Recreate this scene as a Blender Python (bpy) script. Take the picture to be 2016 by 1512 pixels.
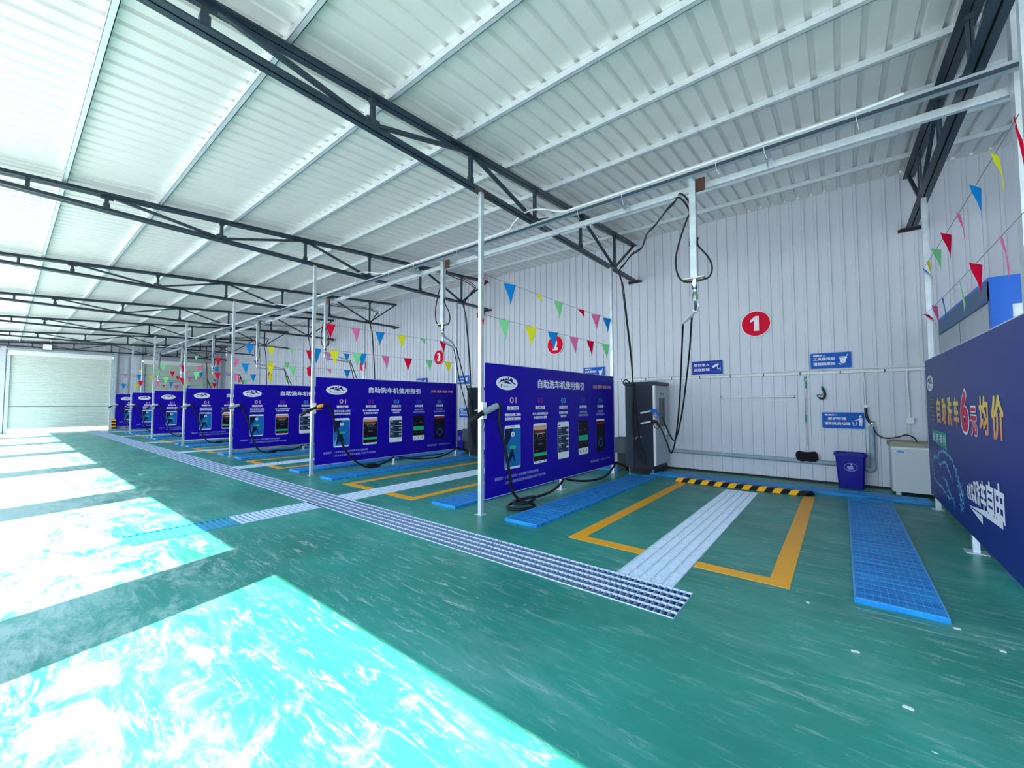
import bpy, math, random
from mathutils import Vector, Matrix
random.seed(7)
for o in list(bpy.data.objects): bpy.data.objects.remove(o)
C = bpy.context.scene.collection
SC = bpy.context.scene
PI = math.pi

# ------------------------------------------------------------ camera
YAW, PITCH, ROLL, FPX = 0.676796, 0.0451513, -0.0025589, 806.356
F_ = Vector((-math.sin(YAW)*math.cos(PITCH), math.cos(YAW)*math.cos(PITCH), math.sin(PITCH)))
R_ = Vector((math.cos(YAW), math.sin(YAW), 0)); U_ = R_.cross(F_)
R2 = R_*math.cos(ROLL)+U_*math.sin(ROLL); U2 = -R_*math.sin(ROLL)+U_*math.cos(ROLL)
cd = bpy.data.cameras.new('camera'); cam = bpy.data.objects.new('camera', cd); C.objects.link(cam)
cd.sensor_fit = 'HORIZONTAL'; cd.sensor_width = 36; cd.lens = FPX/2016*36; cd.clip_start = .05; cd.clip_end = 500
M = Matrix((R2, U2, -F_)).transposed().to_4x4(); M.translation = Vector((0, 0, 1.5)); cam.matrix_world = M
SC.camera = cam
# ------------------------------------------------------------ exposure
vs = SC.view_settings; vs.view_transform = 'Standard'; vs.look = 'None'; vs.gamma = 1; vs.use_curve_mapping = False
vs.exposure = .92
# ------------------------------------------------------------ sky
w = bpy.data.worlds.new('sky'); SC.world = w; w.use_nodes = True
nt = w.node_tree; nt.nodes.clear()
out = nt.nodes.new('ShaderNodeOutputWorld'); bg = nt.nodes.new('ShaderNodeBackground')
tc = nt.nodes.new('ShaderNodeTexCoord'); sp = nt.nodes.new('ShaderNodeSeparateXYZ'); cr = nt.nodes.new('ShaderNodeValToRGB')
nt.links.new(tc.outputs['Generated'], sp.inputs[0]); nt.links.new(sp.outputs['Z'], cr.inputs[0])
cr.color_ramp.elements[0].position = 0.0; cr.color_ramp.elements[0].color = (.80, .93, 1, 1)
cr.color_ramp.elements[1].position = .6; cr.color_ramp.elements[1].color = (.42, .66, 1, 1)
nt.links.new(cr.outputs[0], bg.inputs[0]); nt.links.new(bg.outputs[0], out.inputs[0]); bg.inputs[1].default_value = 2.9
# ------------------------------------------------------------ sun
sd = bpy.data.lights.new('sun', 'SUN'); sd.energy = 10.0; sd.angle = math.radians(.5); sd.color = (1, .94, .80)
sun = bpy.data.objects.new('sun', sd); C.objects.link(sun)
sun.rotation_euler = Vector((-.24, 1, -1.71)).to_track_quat('-Z', 'Y').to_euler()
# ------------------------------------------------------------ daylight portals in the open doorways
S = 4.8238
X1 = -3.8202           # line of the first guide panel
YP = 4.08              # front posts
YW = 9.59              # back wall
YF = -0.9              # front wall
ZR = lambda y: 4.72+.0745*y   # underside of the roof sheets
XL, XR = -33.0, 5.9
for k in range(-6, 2):
    cx = X1+S*(k+.5)-0.0
    pd = bpy.data.lights.new('doorway_daylight', 'AREA'); pd.shape = 'RECTANGLE'; pd.size = S-1.0; pd.size_y = 4.0
    pd.cycles.is_portal = True
    po = bpy.data.objects.new('doorway_daylight', pd); C.objects.link(po); po.location = (cx, YF-.12, 2.0)
    po.rotation_euler = (PI/2, 0, PI)   # faces +Y
    po.rotation_euler = Vector((0, 1, 0)).to_track_quat('-Z', 'Y').to_euler()

# ============================================================ materials
def mat(name, col, rough=.5, metal=0., spec=.3, noise=None, bump=None, em=None, alpha=None):
    m = bpy.data.materials.new(name); m.use_nodes = True; nt = m.node_tree; b = nt.nodes['Principled BSDF']
    b.inputs['Base Color'].default_value = (*col, 1); b.inputs['Roughness'].default_value = rough
    b.inputs['Metallic'].default_value = metal; b.inputs['Specular IOR Level'].default_value = spec
    if noise:   # (scale, strength, second colour)
        tc = nt.nodes.new('ShaderNodeTexCoord'); n = nt.nodes.new('ShaderNodeTexNoise'); r = nt.nodes.new('ShaderNodeValToRGB')
        n.inputs['Scale'].default_value = noise[0]; n.inputs['Detail'].default_value = 5
        r.color_ramp.elements[0].position = .5-noise[1]; r.color_ramp.elements[1].position = .5+noise[1]
        r.color_ramp.elements[0].color = (*col, 1); r.color_ramp.elements[1].color = (*noise[2], 1)
        nt.links.new(tc.outputs['Object'], n.inputs['Vector']); nt.links.new(n.outputs['Fac'], r.inputs[0]); nt.links.new(r.outputs[0], b.inputs['Base Color'])
        if bump:
            bp = nt.nodes.new('ShaderNodeBump'); bp.inputs['Strength'].default_value = bump; bp.inputs['Distance'].default_value = .01
            nt.links.new(n.outputs['Fac'], bp.inputs['Height']); nt.links.new(bp.outputs[0], b.inputs['Normal'])
    if em: b.inputs['Emission Color'].default_value = (*col, 1); b.inputs['Emission Strength'].default_value = em
    return m
def hexc(h):
    v = [int(h[i:i+2], 16)/255 for i in (0, 2, 4)]
    return tuple(x/12.92 if x <= .04045 else ((x+.055)/1.055)**2.4 for x in v)

def floor_material():
    m = bpy.data.materials.new('green_epoxy_floor'); m.use_nodes = True; nt = m.node_tree; N = nt.nodes; L = nt.links; b = N['Principled BSDF']
    tc = N.new('ShaderNodeTexCoord')
    def noise(scale, detail, stretch, rough=.6, dist=0., rot=0.):
        mp = N.new('ShaderNodeMapping'); mp.inputs['Scale'].default_value = stretch; mp.inputs['Rotation'].default_value = (0, 0, rot)
        n = N.new('ShaderNodeTexNoise'); n.inputs['Scale'].default_value = scale; n.inputs['Detail'].default_value = detail
        n.inputs['Roughness'].default_value = rough; n.inputs['Distortion'].default_value = dist
        L.new(tc.outputs['Object'], mp.inputs[0]); L.new(mp.outputs[0], n.inputs['Vector']); return n
    def ramp(src, stops):
        r = N.new('ShaderNodeValToRGB'); e = r.color_ramp.elements
        while len(e) < len(stops): e.new(.5)
        for x, (p, c) in zip(e, stops): x.position = p; x.color = (*c, 1) if len(c) == 3 else (c[0],)*3+(1,)
        L.new(src, r.inputs[0]); return r
    def mix(fac, a, c2):
        x = N.new('ShaderNodeMix'); x.data_type = 'RGBA'; L.new(fac, x.inputs[0]); L.new(a, x.inputs[6])
        if isinstance(c2, tuple): x.inputs[7].default_value = (*c2, 1)
        else: L.new(c2, x.inputs[7])
        return x
    base = ramp(noise(.55, 4, (1, 1, 1)).outputs['Fac'], [(.3, (.008, .160, .124)), (.7, (.028, .310, .238))])
    # wiped limescale haze in long sweeps
    haze = ramp(noise(1.1, 12, (.45, 1.9, 1), .74, .6, .25).outputs['Fac'], [(.50, (0.02,)), (.80, (.34,))])
    c1 = mix(haze.outputs[0], base.outputs[0], (.40, .57, .53))
    streak = ramp(noise(7, 12, (.38, 2.4, 1), .80, .7, .22).outputs['Fac'], [(.535, (0,)), (.67, (.78,))])
    gate = ramp(noise(.35, 3, (1, 1, 1)).outputs['Fac'], [(.40, (0.25,)), (.60, (1,))])
    mu = N.new('ShaderNodeMath'); mu.operation = 'MULTIPLY'; L.new(streak.outputs[0], mu.inputs[0]); L.new(gate.outputs[0], mu.inputs[1])
    c2 = mix(mu.outputs[0], c1.outputs[2], (.55, .62, .62))
    # small white flecks of dried paint
    vo = N.new('ShaderNodeTexVoronoi'); vo.inputs['Scale'].default_value = 3.2; vo.inputs['Randomness'].default_value = 1
    mp = N.new('ShaderNodeMapping'); mp.inputs['Scale'].default_value = (1, 1.9, 1); L.new(tc.outputs['Object'], mp.inputs[0]); L.new(mp.outputs[0], vo.inputs['Vector'])
    fl = ramp(vo.outputs['Distance'], [(.02, (.9,)), (.045, (0,))])
    cs = N.new('ShaderNodeSeparateColor'); L.new(vo.outputs['Color'], cs.inputs[0])
    g = N.new('ShaderNodeMath'); g.operation = 'GREATER_THAN'; g.inputs[1].default_value = .72; L.new(cs.outputs[0], g.inputs[0])
    m2 = N.new('ShaderNodeMath'); m2.operation = 'MULTIPLY'; L.new(fl.outputs[0], m2.inputs[0]); L.new(g.outputs[0], m2.inputs[1])
    c3 = mix(m2.outputs[0], c2.outputs[2], (.8, .85, .82))
    # noisy whitening of the front strip, painting in the blown-out sun patches
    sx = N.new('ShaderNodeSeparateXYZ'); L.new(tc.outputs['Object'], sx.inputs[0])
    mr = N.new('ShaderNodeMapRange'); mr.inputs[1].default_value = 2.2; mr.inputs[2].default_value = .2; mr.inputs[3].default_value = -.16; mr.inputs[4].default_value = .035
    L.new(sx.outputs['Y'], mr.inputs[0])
    glare_noise = noise(2.2, 12, (.8, 1.6, 1), .78, .5, .4)
    mx = N.new('ShaderNodeMapRange'); mx.inputs[1].default_value = -2.5; mx.inputs[2].default_value = -9; mx.inputs[3].default_value = 0; mx.inputs[4].default_value = .14; L.new(sx.outputs['X'], mx.inputs[0])  # whiter towards the far end, grazing glare put into the colour
    ad = N.new('ShaderNodeMath'); ad.operation = 'ADD'; L.new(glare_noise.outputs['Fac'], ad.inputs[0]); L.new(mr.outputs[0], ad.inputs[1])
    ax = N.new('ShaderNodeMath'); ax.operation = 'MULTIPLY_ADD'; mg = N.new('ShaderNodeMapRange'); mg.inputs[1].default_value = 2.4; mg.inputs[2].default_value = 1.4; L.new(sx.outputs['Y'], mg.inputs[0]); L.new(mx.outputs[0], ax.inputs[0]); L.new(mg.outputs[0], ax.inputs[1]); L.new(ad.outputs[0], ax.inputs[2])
    glare = ramp(ax.outputs[0], [(.49, (0,)), (.64, (.62,))])
    c4 = mix(glare.outputs[0], c3.outputs[2], (.50, .62, .57))
    L.new(c4.outputs[2], b.inputs['Base Color'])
    b.inputs['Specular IOR Level'].default_value = .35
    ro = ramp(noise(2.2, 6, (.6, 1.5, 1), .6, .8).outputs['Fac'], [(.35, (.33,)), (.7, (.46,))]); L.new(ro.outputs[0], b.inputs['Roughness'])
    bp = N.new('ShaderNodeBump'); bp.inputs['Strength'].default_value = .04; bp.inputs['Distance'].default_value = .01
    L.new(noise(14, 4, (1, 1, 1)).outputs['Fac'], bp.inputs['Height']); L.new(bp.outputs[0], b.inputs['Normal'])
    return m
def mat_grid():   # moulded blue grating with whitish residue in the mesh lines
    m = bpy.data.materials.new('blue_moulded_grating'); m.use_nodes = True; nt = m.node_tree; N = nt.nodes; L = nt.links; b = N['Principled BSDF']
    b.inputs['Specular IOR Level'].default_value = .25; tc = N.new('ShaderNodeTexCoord'); n = N.new('ShaderNodeTexNoise'); n.inputs['Scale'].default_value = 6; n.inputs['Detail'].default_value = 8
    mp = N.new('ShaderNodeMapping'); mp.inputs['Scale'].default_value = (.5, 3.5, 1); L.new(tc.outputs['Object'], mp.inputs[0]); L.new(mp.outputs[0], n.inputs['Vector'])
    r = N.new('ShaderNodeValToRGB'); e = r.color_ramp.elements; e[0].position = .35; e[0].color = (.003, .13, .46, 1); e[1].position = .75; e[1].color = (.02, .36, .80, 1)
    L.new(n.outputs['Fac'], r.inputs[0]); L.new(r.outputs[0], b.inputs['Base Color']); b.inputs['Roughness'].default_value = .45
    return m
def galv(name, c1, c2, rough=.42, metal=.55):
    return mat(name, c1, rough, metal, .5, (9, .2, c2))
MT = dict(
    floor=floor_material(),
    pitb=mat('blue_trench', hexc('3f74c0'), .4), pit=mat('wet_trench', hexc('1f5590'), .3), pitw=mat('limescale_trench', hexc('9ab8d0'), .4, 0, .5, (20, .25, hexc('6c94b4'))),
    ground=mat('yard_concrete', (.48, .455, .43), .9, 0, .3, (1.2, .3, (.42, .40, .38))),
    roof=mat('galvanised_roof_sheet', (.86, .83, .81), .40, .15, .5, (3, .3, (.80, .77, .76))),
    wall=mat('grey_white_wall_sheet', (.66, .67, .745), .45, .05, .35, (1.5, .3, (.60, .62, .70))),
    purlin=galv('galvanised_purlin', (.74, .77, .82), (.62, .66, .72), .38, .4),
    galv=galv('galvanised_tube', (.66, .71, .76), (.5, .56, .62), .36, .5),
    steel=mat('blue_grey_painted_steel', hexc('34424f'), .45, .1, .5, (6, .3, hexc('28333f'))),
    rust=mat('rusty_weld', hexc('6b4530'), .8, 0, .3, (25, .3, hexc('2c2a2c'))),
    white=mat('white_plastic', (.82, .83, .85), .35), offwhite=mat('off_white_plastic', (.72, .72, .70), .4),
    board=mat('printed_blue_board', hexc('1a06a0'), .4, 0, .2), board2=mat('printed_navy_board', hexc('14267a'), .4, 0, .25), edge=mat('board_edge', (.6, .62, .8), .4),
    ink_w=mat('white_ink', (.86, .86, .92), .45, 0, .15), ink_logo=mat('logo_blue', hexc('1a1a70'), .45, 0, .15),
    ink_or=mat('orange_ink', hexc('ef9c70'), .45, 0, .15), ink_pk=mat('pink_ink', hexc('f0b4c4'), .45, 0, .15), ink_mg=mat('magenta_ink', hexc('8a2fa0'), .45, 0, .15), ink_cy=mat('cyan_ink', hexc('55a8d8'), .45, 0, .15),
    ink_bl=mat('blue_ink', hexc('2f55b8'), .45, 0, .15), ink_gr=mat('green_ink', hexc('2f9c8c'), .45, 0, .15), ink_lb=mat('pale_blue_ink', hexc('9aa0e0'), .45, 0, .15),
    ink_ye=mat('yellow_ink', hexc('f2d25c'), .45, 0, .15), ink_red=mat('red_ink', hexc('d6103c'), .45, 0, .15), ink_tq=mat('turquoise_ink', hexc('2ebc90'), .45, 0, .15),
    ink_dk=mat('black_ink', (.008, .008, .015), .4, 0, .15), ink_nv=mat('navy_ink', hexc('26344f'), .4, 0, .15), ink_ph=mat('picture_blue_ink', hexc('1c6fb4'), .4, 0, .15),
    ink_pd=mat('picture_navy_ink', hexc('13224e'), .4, 0, .15), ink_sk=mat('picture_sky_ink', hexc('6fb6dc'), .4, 0, .15), ink_pc=mat('peach_ink', hexc('e2a596'), .4, 0, .15),
    ink_gy=mat('grey_ink', (.13, .13, .16), .4, 0, .15),
    sign=mat('sign_blue', hexc('0a58bc'), .4, 0, .15), signd=mat('sign_dark_blue', hexc('1435a4'), .4, 0, .15), signe=mat('sign_pale_edge', hexc('7fb2e8'), .4),
    numred=mat('number_red', hexc('dc0032'), .5, 0, .12),
    mat_blue=mat_grid(), mat_line=mat('grating_residue', hexc('4f9fd8'), .5),
    gratew=mat('limescaled_grating', (.74, .80, .86), .5, .1, .4, (14, .3, (.50, .60, .72))),
    grates=galv('steel_grating', (.50, .60, .74), (.32, .42, .60), .4, .3), gratet=mat('teal_grating', hexc('3aa6b0'), .4, .2),
    yellow=mat('yellow_floor_paint', (.98, .42, .006), .4, 0, .25, (4, .3, (.90, .38, .02))), bump_y=mat('hump_yellow', (.98, .45, .01), .45), bump_k=mat('hump_black', hexc('16141a'), .5), bump_w=mat('worn_white', (.75, .75, .75), .5),
    cab=mat('dark_grey_cabinet', hexc('262d3a'), .4, .1), cab2=mat('mid_grey_cabinet', hexc('39434e'), .5, .1), cabw=mat('pale_grey_cabinet_front', hexc('aab4bc'), .4), lip=mat('cabinet_white_trim', (.85, .86, .88), .35),
    screen=mat('dark_glass_screen', (.01, .02, .03), .08), rubber=mat('black_rubber', (.010, .010, .013), .42), hosem=mat('black_corrugated_hose', (.010, .010, .014), .38),
    gunb=mat('blue_gun_plastic', hexc('1c62c0'), .4), lance=mat('pale_lance', (.75, .76, .78), .35), chrome=mat('chrome', (.8, .8, .82), .15, 1.), brass=mat('nickel_fitting', (.55, .53, .48), .3, .8),
    pvc=mat('grey_pvc_tube', hexc('8b979f'), .4), pipe=mat('weathered_drain_pipe', hexc('a3b6c2'), .5, 0, .5, (7, .3, hexc('8ea4b4'))),
    conduit=mat('white_conduit', (.80, .80, .80), .4), film=mat('clear_plastic_wrap', (.75, .80, .85), .2), channel=mat('dull_service_tube', hexc('a4afba'), .45, .1), orange=mat('orange_tape', hexc('f0a01e'), .5),
    bin=mat('blue_bin_plastic', hexc('0f0c8c'), .38, 0, .25), washer=mat('white_enamel', (.60, .63, .66), .35), wtop=mat('dusty_washer_top', hexc('a7a28c'), .6, 0, .5, (8, .3, hexc('8d8a78'))),
    teal=mat('teal_plastic', hexc('1f9a8c'), .4), fur=mat('brown_bristle', hexc('2b2024'), .95, 0, .2, (60, .3, (.02, .012, .015)), .8),
    door=mat('shutter_grey', (.62, .67, .62), .5, .1, .5), hood=mat('shutter_hood_white', (.85, .86, .86), .4), lampf=mat('lamp_lens', (.9, .9, .88), .3), black=mat('black_metal', (.012, .012, .014), .5),
    booth=mat('booth_blue', hexc('0f62cc'), .4), boothd=mat('booth_fascia_blue', hexc('2f618c'), .45), boothp=mat('booth_sandwich_panel', (.58, .60, .64), .5, 0, .5, (2.5, .2, (.48, .5, .54))), pane=mat('white_daylight_pane', (.85, .87, .9), .35), string=mat('grey_string', (.25, .25, .27), .8),  # pane is coloured white for the bright daylight behind the booth window
)
def gold():
    m = mat('yellow_to_orange_ink', hexc('f2d25c'), .45); nt = m.node_tree; tc = nt.nodes.new('ShaderNodeTexCoord'); sp = nt.nodes.new('ShaderNodeSeparateXYZ'); mr = nt.nodes.new('ShaderNodeMapRange'); r = nt.nodes.new('ShaderNodeValToRGB')
    mr.inputs[1].default_value = 1.2; mr.inputs[2].default_value = 1.55; r.color_ramp.elements[0].color = (*hexc('ea8a5c'), 1); r.color_ramp.elements[1].color = (*hexc('f6dc50'), 1)
    nt.links.new(tc.outputs['Object'], sp.inputs[0]); nt.links.new(sp.outputs['Z'], mr.inputs[0]); nt.links.new(mr.outputs[0], r.inputs[0]); nt.links.new(r.outputs[0], nt.nodes['Principled BSDF'].inputs['Base Color']); return m
MT['ink_gd'] = gold()
def cloth(name, col):
    m = bpy.data.materials.new(name); m.use_nodes = True; nt = m.node_tree; nt.nodes.clear()
    o = nt.nodes.new('ShaderNodeOutputMaterial'); d = nt.nodes.new('ShaderNodeBsdfDiffuse'); t = nt.nodes.new('ShaderNodeBsdfTranslucent'); x = nt.nodes.new('ShaderNodeMixShader')
    d.inputs[0].default_value = (*col, 1); t.inputs[0].default_value = (*col, 1); x.inputs[0].default_value = .45
    nt.links.new(d.outputs[0], x.inputs[1]); nt.links.new(t.outputs[0], x.inputs[2]); nt.links.new(x.outputs[0], o.inputs[0]); return m
FLAG = dict(blue=cloth('blue_cloth', hexc('1f8fe0')), yellow=cloth('yellow_cloth', hexc('f6ee3a')), green=cloth('green_cloth', hexc('8fe8a0')), red=cloth('red_cloth', hexc('ee1a44')), pink=cloth('pink_cloth', hexc('f77ab8')))

# ============================================================ mesh helpers
class MB:
    def __init__(s): s.v = []; s.f = []; s.m = []; s.mats = []; s.sm = []
    def mi(s, m):
        if isinstance(m, str): m = MT[m]
        if m not in s.mats: s.mats.append(m)
        return s.mats.index(m)
    def face(s, pts, m, smooth=False):
        i = len(s.v); s.v += [tuple(p) for p in pts]; s.f.append(tuple(range(i, i+len(pts)))); s.m.append(s.mi(m)); s.sm.append(smooth)
    def add(s, vs, fs, m, smooth=False):
        i = len(s.v); s.v += [tuple(p) for p in vs]; k = s.mi(m)
        for f in fs: s.f.append(tuple(a+i for a in f)); s.m.append(k); s.sm.append(smooth)
    def box(s, x0, x1, y0, y1, z0, z1, m, M=None):
        vs = [Vector((x, y, z)) for x in (x0, x1) for y in (y0, y1) for z in (z0, z1)]
        if M: vs = [M @ v for v in vs]
        s.add(vs, [(0, 1, 3, 2), (4, 6, 7, 5), (0, 4, 5, 1), (2, 3, 7, 6), (0, 2, 6, 4), (1, 5, 7, 3)], m); return s
    def bbox(s, x0, x1, y0, y1, z0, z1, m, r=.01, n=2, M=None):   # box with rounded vertical-ish edges (all four around z)
        pts = []
        for cx, cy, a0 in ((x1-r, y1-r, 0), (x0+r, y1-r, 90), (x0+r, y0+r, 180), (x1-r, y0+r, 270)):
            for k in range(n+1):
                a = math.radians(a0+90*k/n); pts.append((cx+r*math.cos(a), cy+r*math.sin(a)))
        s.prism(pts, z0, z1, m, M); return s
    def prism(s, pts, z0, z1, m, M=None, top=None):
        n = len(pts); top = top or pts
        vs = [Vector((x, y, z0)) for x, y in pts]+[Vector((x, y, z1)) for x, y in top]
        if M: vs = [M @ v for v in vs]
        s.add(vs, [tuple(range(n))[::-1], tuple(range(n, 2*n))]+[(i, (i+1) % n, n+(i+1) % n, n+i) for i in range(n)], m); return s
    def tube(s, pts, r, m, seg=8, cap=True, radii=None, smooth=True):
        pts = [Vector(p) for p in pts]; n = len(pts); up = None; rings = []
        for i, p in enumerate(pts):
            d = (pts[min(i+1, n-1)]-pts[max(i-1, 0)]).normalized()
            if up is None:
                up = Vector((0, 0, 1)) if abs(d.z) < .9 else Vector((1, 0, 0))
            a = d.cross(up)
            if a.length < 1e-4: a = d.cross(Vector((0, 1, 0)))
            a.normalize(); b = a.cross(d).normalized(); up = b
            rr = radii[i] if radii else r
            rings.append([p+a*rr*math.cos(2*PI*k/seg)+b*rr*math.sin(2*PI*k/seg) for k in range(seg)])
        vs = [v for q in rings for v in q]; fs = []
        for i in range(n-1):
            for k in range(seg): fs.append((i*seg+k, i*seg+(k+1) % seg, (i+1)*seg+(k+1) % seg, (i+1)*seg+k))
        s.add(vs, fs, m, smooth)
        if cap: s.add(rings[0], [tuple(range(seg))[::-1]], m); s.add(rings[-1], [tuple(range(seg))], m)
        return s
    def bar(s, a, b, w, h, m, up=(0, 0, 1)):   # rectangular bar from a to b: w sideways, h along up
        a = Vector(a); b = Vector(b); d = (b-a).normalized(); u = Vector(up); sd_ = d.cross(u)
        if sd_.length < 1e-4: sd_ = d.cross(Vector((1, 0, 0)))
        sd_.normalize(); u = sd_.cross(d).normalized(); vs = []
        for p in (a, b):
            for i in (-1, 1):
                for j in (-1, 1): vs.append(p+sd_*w/2*i+u*h/2*j)
        s.add(vs, [(0, 1, 3, 2), (4, 6, 7, 5), (0, 4, 5, 1), (2, 3, 7, 6), (0, 2, 6, 4), (1, 5, 7, 3)], m); return s
    def build(s, name, parent=None, **kw):
        me = bpy.data.meshes.new(name); me.from_pydata(s.v, [], s.f)
        for m in s.mats: me.materials.append(m)
        me.polygons.foreach_set('material_index', s.m); me.polygons.foreach_set('use_smooth', s.sm); me.update()
        o = bpy.data.objects.new(name, me); C.objects.link(o)
        if parent: o.parent = parent
        for k, v in kw.items():
            if v is not None: o[k] = v
        return o
def thing(name, label, cat, loc=(0, 0, 0), group=None):
    o = bpy.data.objects.new(name, None); C.objects.link(o); o.location = loc; o['label'] = label; o['category'] = cat; o.empty_display_size = .1
    if group: o['group'] = group
    return o
def struct(mb, name): return mb.build(name, kind='structure')
def dup(root, off=(0, 0, 0), label=None, group=None):
    def cp(o, par):
        c = o.copy(); C.objects.link(c)
        if par: c.parent = par
        for ch in KIDS(o): cp(ch, c)
        return c
    r = cp(root, None); r.location = Vector(root.location)+Vector(off)
    if label: r['label'] = label
    if group: r['group'] = group
    return r
def KIDS(o): return [c for c in bpy.data.objects if c.parent == o]
def smoothpts(P, n=6):
    P = [Vector(p) for p in P]; Q = [P[0]*2-P[1]]+P+[P[-1]*2-P[-2]]; out = []
    for i in range(1, len(Q)-2):
        a, b, c, d = Q[i-1:i+3]
        for k in range(n):
            t = k/n; out.append(.5*((2*b)+(c-a)*t+(2*a-5*b+4*c-d)*t*t+(3*b-a-3*c+d)*t**3))
    out.append(P[-1]); return out
_tc = {}
def textmesh(body, bold=0., res=3):
    key = (body, bold, res)
    if key in _tc: return _tc[key]
    cu = bpy.data.curves.new('lettering', 'FONT'); cu.body = body; cu.resolution_u = res; cu.offset = bold; cu.align_x = 'LEFT'
    o = bpy.data.objects.new('lettering', cu); C.objects.link(o)
    dg = bpy.context.evaluated_depsgraph_get(); me = bpy.data.meshes.new_from_object(o.evaluated_get(dg))
    vs = [tuple(v.co) for v in me.vertices]; fs = [tuple(p.vertices) for p in me.polygons]
    bpy.data.objects.remove(o); bpy.data.curves.remove(cu); bpy.data.meshes.remove(me)
    x0 = min(v[0] for v in vs); x1 = max(v[0] for v in vs); y0 = min(v[1] for v in vs); y1 = max(v[1] for v in vs)
    vs = [((v[0]-x0)/(x1-x0), (v[1]-y0)/(y1-y0)) for v in vs]
    _tc[key] = (vs, fs); return vs, fs
def text(mb, body, u0, u1, v0, v1, m, fr, d=0., bold=0.02, res=3):
    """fills the rectangle u0..u1 x v0..v1 of the plane fr(u, v, depth); bold = extra stroke as a share of the height"""
    vs, fs = textmesh(body, 0, res)
    b = bold*(v1-v0); sg = 1 if u1 > u0 else -1; dirs = [(0, 0)] if b == 0 else [(-1, -1), (1, -1), (-1, 1), (1, 1)] if bold < .06 else [(math.cos(k*PI/4), math.sin(k*PI/4)) for k in range(8)]
    for n, (p, q) in enumerate(dirs):
        mb.add([fr(u0+sg*b+a*(u1-u0-2*sg*b)+p*b, v0+b+c*(v1-v0-2*b)+q*b, d+n*.00008) for a, c in vs], fs, m)
def poly(mb, pts, m, fr, d=0.): mb.face([fr(u, v, d) for u, v in pts], m)
def rrect(u0, u1, v0, v1, r, n=4):
    out = []
    for cx, cy, a0 in ((u1-r, v1-r, 0), (u0+r, v1-r, 90), (u0+r, v0+r, 180), (u1-r, v0+r, 270)):
        for k in range(n+1): a = math.radians(a0+90*k/n); out.append((cx+r*math.cos(a), cy+r*math.sin(a)))
    return out
def ell(cx, cy, rx, ry, n=28): return [(cx+rx*math.cos(2*PI*k/n), cy+ry*math.sin(2*PI*k/n)) for k in range(n)]
def ring(mb, cx, cy, rx, ry, t, m, fr, d=0., n=32):
    for k in range(n):
        a, b = 2*PI*k/n, 2*PI*(k+1)/n
        poly(mb, [(cx+rx*math.cos(a), cy+ry*math.sin(a)), (cx+rx*math.cos(b), cy+ry*math.sin(b)), (cx+(rx-t)*math.cos(b), cy+(ry-t)*math.sin(b)), (cx+(rx-t)*math.cos(a), cy+(ry-t)*math.sin(a))], m, fr, d)
def stroke(mb, pts, wd, m, fr, d=0.):   # flat line of given width(s) in the plane
    n = len(pts); L = []; R = []
    for i, (x, y) in enumerate(pts):
        a = pts[max(i-1, 0)]; b = pts[min(i+1, n-1)]; dx, dy = b[0]-a[0], b[1]-a[1]; l = math.hypot(dx, dy) or 1
        ww = (wd[i] if isinstance(wd, (list, tuple)) else wd)/2
        L.append((x-dy/l*ww, y+dx/l*ww)); R.append((x+dy/l*ww, y-dx/l*ww))
    for i in range(n-1): poly(mb, [R[i], R[i+1], L[i+1], L[i]], m, fr, d)
ORD = ['first', 'second', 'third', 'fourth', 'fifth', 'sixth', 'seventh', 'eighth', 'ninth', 'tenth']

# ============================================================ building
# ---- floor with trench openings
BX = [-1.35-S*i for i in range(7)]           # grating centre of each bay
def build_floor():
    mb = MB(); xs = {XL-.0, XR}; ys = {YF-.15, YW}
    holes = [(XL+.6, -.95, 2.96, 3.45)]
    for i, c in enumerate(BX): holes.append((c-.245, c+.245, 3.45, 7.85))
    holes.append((-6.36, -5.86, .9, 2.96))
    for h in holes: xs |= {h[0], h[1]}; ys |= {h[2], h[3]}
    xs = sorted(xs); ys = sorted(ys)
    inh = lambda x, y: any(h[0] < x < h[1] and h[2] < y < h[3] for h in holes)
    grid = {}
    idx = lambda i, j: grid.setdefault((i, j), len(grid))
    fs = []
    for i in range(len(xs)-1):
        for j in range(len(ys)-1):
            if inh((xs[i]+xs[i+1])/2, (ys[j]+ys[j+1])/2): continue
            fs.append((idx(i, j), idx(i+1, j), idx(i+1, j+1), idx(i, j+1)))
    vs = [None]*len(grid)
    for (i, j), k in grid.items(): vs[k] = (xs[i], ys[j], 0)
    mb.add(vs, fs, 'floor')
    for k, (a, b, c, d) in enumerate(holes):
        last = k == len(holes)-1; m = 'pit' if k == 0 else 'pitb' if last else 'pitw'; z = -.14 if k == 0 else -.012
        mb.face([(a, c, z), (b, c, z), (b, d, z), (a, d, z)], m)
        for p, q in (((a, c), (b, c)), ((b, c), (b, d)), ((b, d), (a, d)), ((a, d), (a, c))): mb.face([(*p, 0), (*p, z), (*q, z), (*q, 0)], m)
    struct(mb, 'floor')
build_floor()
mb = MB(); mb.box(-90, 60, -60, YF-.15, -.4, -.04, 'ground'); mb.box(-90, XL-.12, YF-.15, 40, -.4, -.04, 'ground'); mb.box(XR+.12, 60, YF-.15, 40, -.4, -.04, 'ground'); struct(mb, 'ground')

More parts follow.
